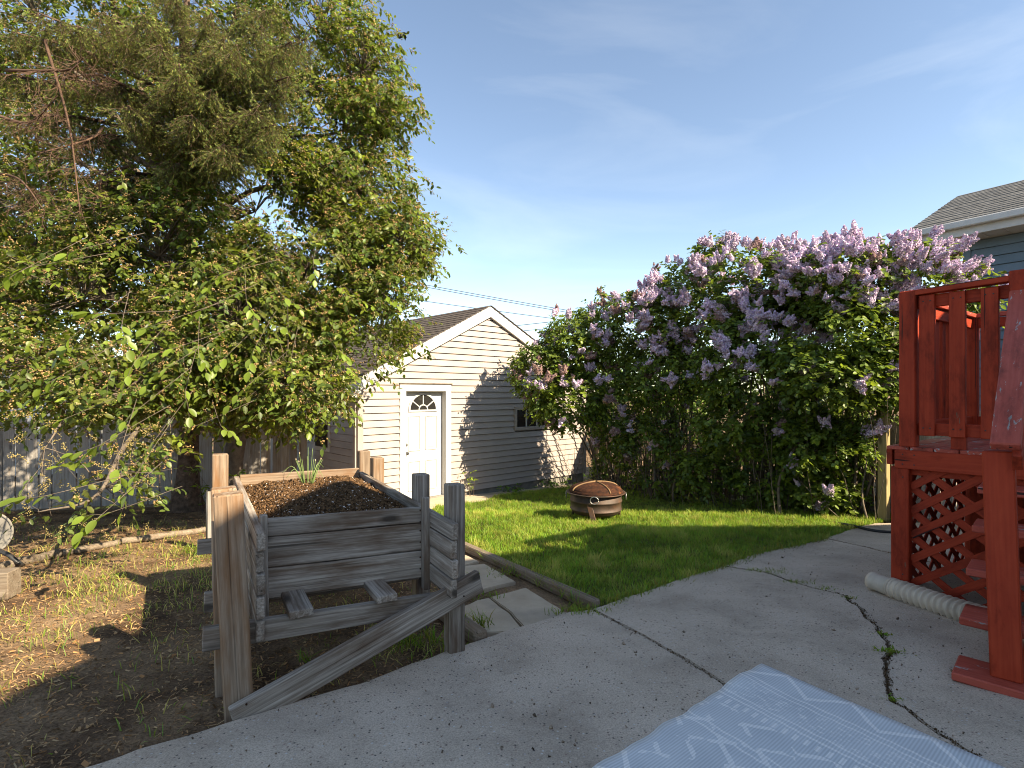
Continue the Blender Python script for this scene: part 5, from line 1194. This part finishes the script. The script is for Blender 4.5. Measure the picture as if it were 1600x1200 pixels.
V, Fc, T = leaves_np(a1, a2, a3, a4, a5, a6); o = npmesh("low_crown", V, Fc, M_LEAF, may, tint=T); o["kind"] = "stuff"
lowA = np.array([at(230, 640, 5.2), at(60, 640, 5.0)]); LB_ = [spline([mb + UP * 1.6, at(260, 640, 6.8), at(200, 690, 5.0), at(150, 775, 4.3), at(60, 800, 4.0)], 24), spline([mb + UP * 1.8, at(220, 600, 6.6), at(120, 640, 5.2), at(70, 700, 4.5)], 20)]
for q in LB_: tube("branch", q, np.linspace(0.04, 0.004, len(q)), M_BARK2, may, 6)
LBq = np.concatenate(LB_); A_ = [LBq[int(np.argmin(np.sum((LBq - c) ** 2, 1)))] for c in p]; qtubes("twigs", A_, p, 0.004, 0.0018, M_BARK2, may, 4)

# ------------------------------------------------------------------ old spruce beside it
sb_ = G(292, 797); spr = thing("spruce_tree", sb_, "old spruce with thick reddish trunk and drooping needle branches overhead", "tree")
tp = spline([sb_ - UP * 0.15, sb_ + Vector((0.0, 0, 0.25)), sb_ + Vector((0.02, 0, 0.8)), sb_ + Vector((0.05, 0, 2.4)), sb_ + Vector((0.0, 0, 5.5)), sb_ + Vector((0, 0, 9.5))], 40)
kk = 18; Vt, Ft = [], []; zz = np.linspace(0, 1, 40)
for i, c in enumerate(tp):
    r = 0.215 * (1 - 0.85 * zz[i]) + 0.10 * math.exp(-max(0, c[2] - sb_.z) / 0.22)
    for j in range(kk):
        a = 2 * math.pi * j / kk; rr_ = r * (1 + 0.10 * noise.noise(Vector((math.cos(a) * 2.2, math.sin(a) * 2.2, c[2] * 1.1))) + 0.05 * math.sin(a * 5 + c[2]))
        Vt.append((c[0] + rr_ * math.cos(a), c[1] + rr_ * math.sin(a), c[2]))
for i in range(39):
    for j in range(kk): Ft.append((i * kk + j, i * kk + (j + 1) % kk, (i + 1) * kk + (j + 1) % kk, (i + 1) * kk + j))
pymesh("trunk", Vt, Ft, M_BARK, spr, None, True)
TIPS = [(200, 60, 6.3), (260, 130, 6.0), (300, 95, 6.0), (345, 175, 5.9), (300, 215, 6.1), (380, 110, 6.0), (425, 90, 6.1), (440, 150, 6.0), (395, 200, 5.9), (235, 195, 6.3), (330, 20, 6.0), (430, 10, 6.2), (180, 130, 6.4), (270, -20, 6.0), (480, 60, 6.4), (120, 40, 6.4), (375, 240, 6.0), (280, 255, 6.3), (350, 60, 5.7), (410, 40, 5.7), (450, 120, 5.8), (330, 140, 5.6), (250, 70, 5.7), (405, 165, 5.6), (300, 180, 5.6), (160, 20, 5.9), (220, 20, 5.6), (370, 70, 5.4), (455, 65, 5.6), (200, 165, 5.9), (350, 225, 5.6), (430, 195, 5.7), (280, 100, 5.4), (20, 50, 6.4), (90, 120, 6.5), (10, 180, 6.5), (110, 215, 6.6), (40, 300, 6.6), (150, 290, 6.7), (-30, 110, 6.4), (60, 20, 6.3)]
nd_P, nd_D, twA, twB, dtA, dtB = [], [], [], [], [], []
for (px_, py_, Y_) in TIPS:
    tip = np.array(at(px_, py_, Y_)); st = np.array(tp[0]) * 0 + np.array([sb_.x, sb_.y, tip[2] + random.uniform(0.2, 0.9)])
    mid = st + (tip - st) * 0.6 + np.array([0, 0, 0.15]); pts = spline([st, mid, tip], 22); tube("branch", pts, np.linspace(0.04, 0.008, 22), M_BARK, spr, 6)
    for f in np.linspace(0.40, 1.0, 26):
        c = pts[min(21, int(f * 21))]
        for _ in range(5):
            sdv = np.cross(pts[-1] - pts[0], [0, 0, 1]); sdv = sdv / np.linalg.norm(sdv) * random.choice((-1, 1))
            d_ = sdv * random.uniform(0.1, 0.9) + np.array([0, 0, -random.uniform(0.5, 1.3)]) + RNG.normal(0, 0.25, 3) + (pts[-1] - pts[0]) * 0.12; d_ /= np.linalg.norm(d_); l = random.uniform(0.18, 0.52) * (1.15 - 0.35 * f)
            twA.append(c); twB.append(c + d_ * l)
            if f > 0.5 or random.random() < 0.3:
                q = int(l / 0.0045); t_ = np.sort(RNG.uniform(0.1, 1.05, q)); nd_P.append(c + d_ * (l * t_)[:, None]); nd_D.append(np.repeat(d_[None], q, 0))
                for __ in range(3):
                    t0 = random.uniform(0.2, 0.9); d3 = d_ + RNG.normal(0, 0.6, 3); d3 /= np.linalg.norm(d3); l3 = random.uniform(0.06, 0.13); c3 = c + d_ * l * t0
                    twA.append(c3); twB.append(c3 + d3 * l3); q = int(l3 / 0.0045); t_ = np.sort(RNG.uniform(0.1, 1.05, q)); nd_P.append(c3 + d3 * (l3 * t_)[:, None]); nd_D.append(np.repeat(d3[None], q, 0))
P = np.concatenate(nd_P); D = np.concatenate(nd_D); n = len(P)
r_ = RNG.normal(0, 1, (n, 3)); rad = nrm(r_ - D * np.sum(r_ * D, 1)[:, None]); nd = nrm(rad + D * 0.75); nl_ = RNG.uniform(0.016, 0.028, n)[:, None]; sd = nrm(np.cross(nd, D)) * 0.0028
V = np.stack([P - sd, P + sd, P + nd * nl_], 1).reshape(-1, 3)
tb_ = np.concatenate([np.full(len(q), random.uniform(0.6, 1.6)) for q in nd_P])[:, None]; tipf = np.concatenate([np.linspace(0, 1, len(q)) for q in nd_P])[:, None]; tnt = tb_ * np.stack([RNG.uniform(0.8, 1.5, n), RNG.uniform(0.8, 1.3, n), RNG.uniform(0.6, 1.1, n)], 1); brn = RNG.uniform(0, 1, n) < 0.10; tnt *= 0.65 + 0.85 * tipf ** 2; tnt[brn] = np.array([1.5, 0.7, 0.8])
o = npmesh("needles", V, np.arange(n * 3).reshape(-1, 3), M_NEEDLE, spr, tint=np.repeat(tnt, 3, 0)); o["kind"] = "stuff"
qtubes("twigs", twA, twB, 0.003, 0.0012, M_BARK, spr, 3, 0, 2)
# bare dead branches at upper left
DEAD = [(70, 62, 5.9, 125, 330), (10, 110, 5.6, 130, 90), (-20, 175, 5.8, 90, 150), (160, 200, 6.0, 60, 240), (-20, 270, 5.8, 70, 330), (200, 260, 6.3, 150, 320), (230, 150, 6.2, 110, 120)]
dA, dB = [], []
for (x0_, y0_, Y_, x1_, y1_) in DEAD:
    a = np.array(at(x0_, y0_, Y_ + 0.5)); b = np.array(at(x1_, y1_, Y_ - 0.2)); m_ = (a + b) / 2 + RNG.normal(0, 0.08, 3) + np.array([0, 0, 0.06]); pts = spline([a, m_, b], 18)
    tube("dead_branch", pts, np.linspace(0.020, 0.005, 18), M_TWIG, spr, 5)
    for q in range(38):
        c = pts[random.randrange(3, 18)]; d_ = RNG.normal(0, 1, 3) * np.array([1, 0.8, 0.6]) + np.array([0, -0.2, -0.7]); d_ /= np.linalg.norm(d_); l = random.uniform(0.12, 0.42); e = c + d_ * l; dA.append(c); dB.append(e)
        for _ in range(3):
            f = random.uniform(0.3, 1); c2_ = c + (e - c) * f; d2_ = d_ + RNG.normal(0, 0.7, 3); d2_ /= np.linalg.norm(d2_); dA.append(c2_); dB.append(c2_ + d2_ * random.uniform(0.05, 0.16))
qtubes("dead_twigs", dA, dB, 0.0038, 0.0014, M_TWIG, spr, 3, 0, 2)
# green shoot sprays at foot of the trunks
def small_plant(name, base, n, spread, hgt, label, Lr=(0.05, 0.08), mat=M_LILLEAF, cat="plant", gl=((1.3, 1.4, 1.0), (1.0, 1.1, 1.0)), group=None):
    t_ = thing(name, base, label, cat, group)
    A = np.repeat(np.array(base)[None], n, 0) + RNG.normal(0, 1, (n, 3)) * np.array([spread * 0.25, spread * 0.25, 0]); B = A + RNG.normal(0, 1, (n, 3)) * np.array([spread, spread, 0]) * 0.5 + np.stack([np.zeros(n), np.zeros(n), RNG.uniform(0.35, 1, n) * hgt], 1)
    o = qtubes("stem", A, B, 0.004, 0.0018, M_BARK2, t_, 4); 
    (a1, a2, a3, a4, a5, a6), q1, q2 = sprigs(np.concatenate([B, A + (B - A) * 0.6]), nrm(RNG.normal(0, 1, (2 * n, 3))), 6, (0.08, 0.2), Lr, (Lr[0] * 0.6, Lr[1] * 0.65), list(gl), 0.3)
    V, Fc, T = leaves_np(a1, a2, a3, a4, a5, a6); o = npmesh("foliage", V, Fc, mat, t_, tint=T); o["kind"] = "stuff"; return t_
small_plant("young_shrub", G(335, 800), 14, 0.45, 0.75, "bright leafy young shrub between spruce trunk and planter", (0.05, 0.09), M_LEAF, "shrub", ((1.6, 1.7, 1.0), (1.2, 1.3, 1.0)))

# ------------------------------------------------------------------ lilacs
def flower_mesh(seed):
    """a lilac truss: two or three cone-shaped panicles made of single florets"""
    rs = np.random.default_rng(seed); VV, TT = [], []
    for kx in range(4 + seed % 2):
        n = 120; z = rs.uniform(0, 1, n) ** 0.8; sc_ = rs.uniform(0.7, 1.05); r = (0.27 * (1 - z) ** 0.75 * rs.uniform(0.8, 1.08, n) + 0.03); a = rs.uniform(0, 6.28, n)
        P = np.stack([r * np.cos(a), r * np.sin(a), z], 1) * sc_; nn_ = nrm(np.stack([np.cos(a), np.sin(a), np.full(n, 0.45)], 1) + rs.normal(0, 0.45, (n, 3)))
        off_ = np.append(rs.uniform(-0.13, 0.13, 2), rs.uniform(-0.08, 0.08)); tl = rs.uniform(0.15, 0.7); az = rs.uniform(0, 6.28); R_ = np.array(Matrix.Rotation(tl, 3, Vector((math.cos(az), math.sin(az), 0)))); P = P @ R_.T + off_; nn_ = nn_ @ R_.T
        u = nrm(np.cross(nn_, rs.normal(0, 1, (n, 3)))); v_ = np.cross(nn_, u); s_ = rs.uniform(0.045, 0.075, n)[:, None]
        VV.append(np.stack([P + u * s_, P + v_ * s_, P - u * s_, P - v_ * s_], 1).reshape(-1, 3))
        t_ = rs.uniform(0.75, 1.2) * rs.uniform(0.8, 1.2, (n, 1)) * np.where(rs.uniform(0, 1, (n, 1)) < 0.22, np.array([[0.85, 0.72, 0.98]]), np.array([[1.03, 1.05, 1.04]])); TT.append(np.repeat(t_, 4, 0))
    V = np.concatenate(VV); t_ = np.concatenate(TT); n = len(V) // 4
    me = bpy.data.meshes.new("flower_cluster"); me.from_pydata(V.tolist(), [], np.arange(n * 4).reshape(-1, 4).tolist()); me.update(); me.materials.append(M_LILAC)
    at_ = me.attributes.new("tint", 'FLOAT_COLOR', 'POINT'); c = np.ones((n * 4, 4), np.float32); c[:, :3] = t_; at_.data.foreach_set("color", c.ravel()); return me
FLM = [flower_mesh(40 + i) for i in range(7)]
FLB = []
for me_ in FLM[:3]:                                       # browned, older clusters share the shape
    m2 = me_.copy(); m2.materials.clear(); FLB.append(m2)
M_LILAC_OLD = leafmat("faded_lilac_flower", (0.40, 0.27, 0.235), 0.2, 0.8, 0.1)
for m2 in FLB: m2.materials.append(M_LILAC_OLD)
def lilac(base, blobs, nclus, nflow, label, nstem, fl_zone, fade=0.1, low=0.0, lat=0.35):
    t_ = thing("lilac_bush", base, label, "shrub", "lilac bushes along the fence")
    tot = sum(b[6] for b in blobs); C, D = [], []
    for b_ in blobs:
        p, d_ = blob_points(at(b_[0], b_[1], b_[2]), b_[3:6], int(nclus * 2.3 * b_[6] / tot), 0.45); C.append(p); D.append(d_)
    C = np.concatenate(C); D = np.concatenate(D); ok = C[:, 2] > gzv(C[:, 1]) + 0.05
    nz2 = np.array([noise.noise(Vector(p) * 1.7 + Vector((7, 3, 1))) for p in C]); ok &= nz2 > -0.25; C, D = C[ok], D[ok]
    (a1, a2, a3, a4, a5, a6), q1, q2 = sprigs(C, D, 7, (0.12, 0.28), (0.055, 0.092), (0.042, 0.066), [(1, 1, 1), (1.15, 1.1, 0.9), (0.8, 0.85, 1.0), (1.3, 1.2, 0.8)], 0.35)
    V, Fc, T = leaves_np(a1, a2, a3, a4, a5, a6); o = npmesh("crown", V, Fc, M_LILLEAF, t_, tint=T); o["kind"] = "stuff"
    # stems
    ends = C[RNG.integers(0, len(C), nstem)]; SPt = []
    for e in ends:
        b = np.array(base) + RNG.normal(0, 1, 3) * np.array([lat, lat, 0]); b[2] = gz(b[1]) - 0.02; e = e * np.array([1, 1, 1]); h_ = e[2] - b[2]
        pts = spline([b, b + (e - b) * np.array([0.22, 0.22, 0.42]) + RNG.normal(0, 0.05, 3), b + (e - b) * np.array([0.6, 0.6, 0.8]), e], 14)
        tube("stem", pts, np.linspace(random.uniform(0.012, 0.028), 0.004, 14), M_BARK2, t_, 5); SPt.append(pts)
    SPt = np.concatenate(SPt); A, B = [], []
    for p in C[::4]:
        j = int(np.argmin(np.sum((SPt - p) ** 2, 1)))
        if np.linalg.norm(SPt[j] - p) < 0.9: A.append(SPt[j]); B.append(p)
    qtubes("twigs", A, B, 0.005, 0.002, M_BARK2, t_, 3, 0.03, 2)
    # thin upright suckers
    n = nstem * 3; A = np.repeat(np.array(base)[None], n, 0) + RNG.normal(0, 1, (n, 3)) * np.array([lat * 1.5, lat * 1.2, 0]); A[:, 2] = gzv(A[:, 1]); B = A + RNG.normal(0, 0.28, (n, 3)); B[:, 2] = A[:, 2] + RNG.uniform(0.6, 1.9, n)
    qtubes("suckers", A, B, 0.006, 0.003, M_BARK2, t_, 4, 0, 3)
    # flower clusters, every one its own part; in twos and threes at shoot tips
    cnt = 0; tries = 0
    while cnt < nflow and tries < nflow * 60:
        tries += 1; b_ = random.choices(blobs, [q[6] for q in blobs])[0]; c = at(b_[0], b_[1], b_[2]); d_ = Vector(nrm(RNG.normal(0, 1, (1, 3)))[0])
        if d_.y > 0.35: d_.y = -d_.y
        p = c + Vector((d_.x * b_[3], d_.y * b_[4], d_.z * b_[5])) * random.uniform(0.93, 1.08)
        px_ = 800 + F_PX * p.x / p.y; py_ = HOR - F_PX * (p.z - CAM_H) / p.y
        if random.random() > fl_zone(px_, py_): continue
        for _ in range(random.choice((1, 2, 2, 3))):
            q = p + Vector((random.gauss(0, 0.07), random.gauss(0, 0.06), random.gauss(0, 0.04))); ax = (UP * 0.6 + d_ * 0.7 + Vector((random.gauss(0, 0.45), random.gauss(0, 0.45), random.gauss(0, 0.3)))).normalized()
            s_ = random.uniform(0.11, 0.225); M = Matrix.Translation(q) @ ax.to_track_quat('Z', 'Y').to_matrix().to_4x4() @ Matrix.Rotation(random.uniform(0, 6.28), 4, 'Z') @ Matrix.Diagonal((s_ * random.uniform(0.8, 1.15), s_ * random.uniform(0.8, 1.15), s_, 1))
            old = random.random() < fade + 0.04
            o = bpy.data.objects.new("flower_cluster", random.choice(FLB if old else FLM)); COL.objects.link(o); place(o, M, t_); cnt += 1
    return t_
def zone(y0, y1, k=1.0, lowp=0.05): return lambda x, y: k if y < y0 else (lowp if y > y1 else k + (lowp - k) * (y - y0) / (y1 - y0))
lilac(on(2.35, 11.5), [(842, 580, 10.2, 0.48, 0.6, 0.55, 1.0), (900, 540, 10.3, 0.62, 0.7, 0.65, 1.3), (950, 520, 10.6, 0.7, 0.7, 0.75, 1.1), (890, 620, 10.1, 0.75, 0.7, 0.55, 1.3), (975, 630, 10.5, 0.7, 0.7, 0.6, 0.8), (955, 735, 11.0, 0.35, 0.4, 0.25, 0.3), (965, 690, 10.6, 0.4, 0.4, 0.4, 0.35)], 1500, 150,
      "leftmost lilac bush, with sparse browning blooms, overlapping the garage wall", 34, zone(540, 680, 0.8, 0.10), 0.35)
lilac(on(3.10, 10.2), [(1010, 510, 9.8, 0.75, 0.7, 0.7, 1.1), (1075, 475, 9.6, 0.75, 0.7, 0.75, 1.3), (1040, 590, 9.6, 0.8, 0.7, 0.6, 1.0), (1100, 600, 9.4, 0.6, 0.6, 0.5, 0.7), (1115, 388, 9.4, 0.24, 0.28, 0.15, 0.16), (1010, 680, 9.8, 0.6, 0.5, 0.5, 0.5), (1075, 690, 9.5, 0.6, 0.5, 0.5, 0.45), (1040, 745, 9.9, 0.5, 0.4, 0.25, 0.25)], 1250, 220,
      "tall middle lilac bush with many bare stems at its foot", 46, zone(520, 640, 0.9, 0.07), 0.12)
lilac(on(4.30, 8.95), [(1165, 455, 8.7, 0.75, 0.7, 0.70, 1.4), (1240, 450, 8.6, 0.7, 0.7, 0.68, 1.3), (1200, 520, 8.3, 0.9, 0.6, 0.5, 1.2), (1180, 580, 8.3, 0.9, 0.7, 0.6, 1.4), (1160, 660, 8.5, 0.75, 0.6, 0.5, 0.9), (1230, 660, 8.3, 0.6, 0.5, 0.5, 0.8), (1100, 735, 8.9, 0.45, 0.45, 0.32, 0.55), (1200, 750, 8.5, 0.5, 0.45, 0.3, 0.6)], 1900, 300,
      "broad lilac bush right of the middle one, thick with pale purple blooms", 34, zone(500, 640, 1.0, 0.05), 0.03)
lilac(on(5.05, 8.2), [(1320, 448, 7.6, 0.72, 0.75, 0.62, 1.5), (1400, 448, 7.4, 0.66, 0.75, 0.58, 1.4), (1475, 462, 7.2, 0.42, 0.6, 0.46, 0.7), (1340, 520, 7.3, 0.85, 0.65, 0.52, 1.3), (1300, 570, 7.4, 0.8, 0.7, 0.62, 1.4), (1385, 580, 7.4, 0.56, 0.6, 0.56, 1.0), (1270, 690, 8.0, 0.6, 0.55, 0.5, 0.9), (1318, 690, 7.8, 0.36, 0.45, 0.4, 0.45), (1290, 765, 7.95, 0.45, 0.4, 0.2, 0.35)], 2100, 300,
      "rightmost lilac bush behind the deck, blooming along its top and leafy below", 30, zone(425, 500, 1.0, 0.07), 0.02)
small_plant("weed_shrub", G(1350, 808), 7, 0.3, 0.5, "lit leafy shoots in front of the gate post", (0.05, 0.08))
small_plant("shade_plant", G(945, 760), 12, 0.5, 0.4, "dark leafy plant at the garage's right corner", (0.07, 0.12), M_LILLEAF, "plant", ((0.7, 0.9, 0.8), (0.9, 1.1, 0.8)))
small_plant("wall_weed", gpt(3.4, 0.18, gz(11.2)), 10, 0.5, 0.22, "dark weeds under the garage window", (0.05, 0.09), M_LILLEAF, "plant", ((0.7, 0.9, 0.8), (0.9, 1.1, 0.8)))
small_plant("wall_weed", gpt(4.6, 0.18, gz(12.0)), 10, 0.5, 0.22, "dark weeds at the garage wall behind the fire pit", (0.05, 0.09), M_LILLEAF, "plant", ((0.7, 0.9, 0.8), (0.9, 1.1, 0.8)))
small_plant("door_weed", gpt(2.2, 0.22, gz(10.3)), 5, 0.15, 0.5, "pale green weed growing beside the garage door", (0.04, 0.06), M_LEAF, "plant", ((1.8, 1.8, 1.2),))

# ------------------------------------------------------------------ weeds in the cracks and along edges
def tuft(px_, py_, n, h, spread, label, dz=0.02, broad=False):
    b = G(px_, py_, dz); P = np.repeat(np.array(b)[None], n, 0) + RNG.normal(0, 1, (n, 3)) * np.array([spread, spread * 0.5, 0])
    tint = np.stack([RNG.uniform(0.6, 1.1, n), RNG.uniform(0.6, 1.0, n), RNG.uniform(0.6, 1.2, n)], 1)
    V, Fc, T = blades(P, RNG.uniform(0.5, 1, n) * h, RNG.uniform(0.004, 0.008, n) * (2.2 if broad else 1), tint, 0.9, 1.1)
    o = npmesh("weed_tuft", V, Fc, M_GRASS, tint=T); tag(o, label, "weed", "weeds growing in cracks and edges", "stuff")
tuft(1200, 900, 170, 0.055, 0.10, "grass tuft filling the start of the patio crack by the lawn")
tuft(1245, 917, 120, 0.05, 0.07, "grass tuft further along the patio crack, left of the downpipe")
tuft(1290, 928, 70, 0.045, 0.06, "sparse grass in the middle of the long patio crack")
tuft(1326, 942, 60, 0.05, 0.025, "small upright weed where the patio crack bends")
tuft(1378, 1000, 70, 0.035, 0.03, "mossy weed in the crack below the drain pipe", broad=True)
tuft(1390, 1028, 110, 0.05, 0.035, "leafy weed clump in the crack nearest the stairs", broad=True)
tuft(1393, 1105, 60, 0.035, 0.025, "tiny weed in the crack beside the rug", broad=True)
tuft(905, 962, 220, 0.08, 0.09, "dense grass tuft at the end of the lawn timber")
tuft(800, 900, 160, 0.05, 0.14, "grass between the timber and stepping stones")
tuft(745, 935, 120, 0.05, 0.10, "grass in the gap between two stepping stones")
tuft(745, 985, 60, 0.16, 0.05, "tall grass blades by the cracked stepping stone")
tuft(362, 1122, 14, 0.07, 0.012, "single green sprout at the foot of the planter post", broad=True)
tuft(480, 1040, 14, 0.12, 0.02, "lone grass blades under the planter")
tuft(650, 1010, 240, 0.10, 0.12, "rough grass under the planter behind the right post")
tuft(310, 866, 160, 0.13, 0.09, "tall grass clump beside the flaking white board")
tuft(940, 814, 200, 0.10, 0.28, "long grass around the feet of the fire pit")
tuft(1250, 845, 160, 0.08, 0.16, "long grass spilling over the patio edge under lilacs")
tuft(1385, 812, 120, 0.16, 0.12, "sunlit long grass at the gate post")
# ------------------------------------------------------------------ trees beyond the fences
def far_tree(base, h, r, n, label, tint):
    t_ = thing("background_tree", base, label, "tree", "trees beyond the fences")
    tube("trunk", spline([base - UP * 0.2, base + UP * h * 0.5, base + UP * h * 0.85], 8), np.linspace(0.2, 0.06, 8), M_BARK2, t_, 7)
    C, D = [], []
    for i in range(9):
        a = random.uniform(0, 6.28); q = random.uniform(0, 0.65) * r; c = np.array(base) + np.array([math.cos(a) * q, math.sin(a) * q, h * random.uniform(0.28, 0.85)]); p, d_ = blob_points(c, (r * 0.5, r * 0.5, h * 0.2), n // 9, 0.4); C.append(p); D.append(d_)
    (a1, a2, a3, a4, a5, a6), q1, q2 = sprigs(np.concatenate(C), np.concatenate(D), 6, (0.3, 0.6), (0.12, 0.22), (0.08, 0.14), [tint, tuple(x * 0.8 for x in tint)])
    V, Fc, T = leaves_np(a1, a2, a3, a4, a5, a6); o = npmesh("crown", V, Fc, M_LILLEAF, t_, tint=T); o["kind"] = "stuff"
far_tree(on(6.5, 21), 4.2, 2.6, 900, "distant leafy tree glimpsed through the middle lilac", (1.0, 1.1, 1.0))
far_tree(on(10.5, 19), 3.8, 2.6, 900, "distant leafy tree glimpsed through the right lilacs", (1.2, 1.2, 1.0))
far_tree(on(14.5, 16), 3.6, 2.4, 800, "neighbour's tree seen behind the red deck", (0.9, 1.1, 1.0))
far_tree(on(-10, 17), 5.0, 3.0, 900, "distant tree behind the back fence at left", (0.9, 1.0, 1.0))
far_tree(on(-6.5, 19), 4.6, 2.6, 900, "distant tree behind the back fence near the garage", (1.1, 1.1, 1.0))
far_tree(on(3.6, 24), 4.4, 2.2, 700, "distant tree behind the lilac beside the garage", (0.9, 1.05, 1.0))

# ------------------------------------------------------------------ grit and leaf bits on the patio
n = 1600; X = RNG.uniform(-1.4, 4.2, n); Y = RNG.uniform(1.7, 6.4, n)
ppoly = [(p.x, p.y) for p in (E_A + E_B + E_C)] + [(3.6, 5.0), (4.0, 0.5), (-4, 0.5)]
k = in_poly(X, Y, ppoly); X, Y = X[k], Y[k]; n = len(X)
V, Fc, T = tets_np(np.stack([X, Y, gzv(Y) + 0.040], 1), RNG.uniform(0.0025, 0.007, n) * np.where(RNG.uniform(0, 1, n) < 0.06, 2.2, 1), (RNG.uniform(0.15, 1.1, n))[:, None] * np.array([[0.9, 0.95, 1.2]]), (1.3, 0.9, 0.35))
o = npmesh("patio_grit", V, Fc, M_STRAW, tint=T); tag(o, "small grit and leaf bits scattered over the concrete patio", "grit", kind="stuff")
# crumbs of soil lying along the patio cracks, ragged grass hanging over the slab edge
pts_ = np.array([[p.x + random.gauss(0, 0.014), p.y + random.gauss(0, 0.014)] for L_ in (K1[:60], K2[:90], K3[:40], K2[:90]) for p in L_ for _ in range(6)])
V, Fc, T = tets_np(np.stack([pts_[:, 0], pts_[:, 1], gzv(pts_[:, 1]) + 0.036], 1), RNG.uniform(0.002, 0.007, len(pts_)), RNG.uniform(0.1, 0.45, len(pts_))[:, None] * np.array([[1, 0.85, 0.8]]), (1, 1, 0.5))
o = npmesh("crack_soil", V, Fc, M_STRAW, tint=T); tag(o, "dark soil crumbs spilling from the patio cracks", "soil", kind="stuff")
pe = np.array([[p.x, p.y] for p in E_B + E_C + dense(gp([(722, 853), (930, 956)]), 0.05)]); q = pe[RNG.integers(0, len(pe), 5200)] + RNG.normal(0, 0.035, (5200, 2)); cl_ = vnoise(q[:, 0], q[:, 1], 5.0, 6.0); q = q[RNG.uniform(0, 1, len(q)) < 0.35 + cl_]
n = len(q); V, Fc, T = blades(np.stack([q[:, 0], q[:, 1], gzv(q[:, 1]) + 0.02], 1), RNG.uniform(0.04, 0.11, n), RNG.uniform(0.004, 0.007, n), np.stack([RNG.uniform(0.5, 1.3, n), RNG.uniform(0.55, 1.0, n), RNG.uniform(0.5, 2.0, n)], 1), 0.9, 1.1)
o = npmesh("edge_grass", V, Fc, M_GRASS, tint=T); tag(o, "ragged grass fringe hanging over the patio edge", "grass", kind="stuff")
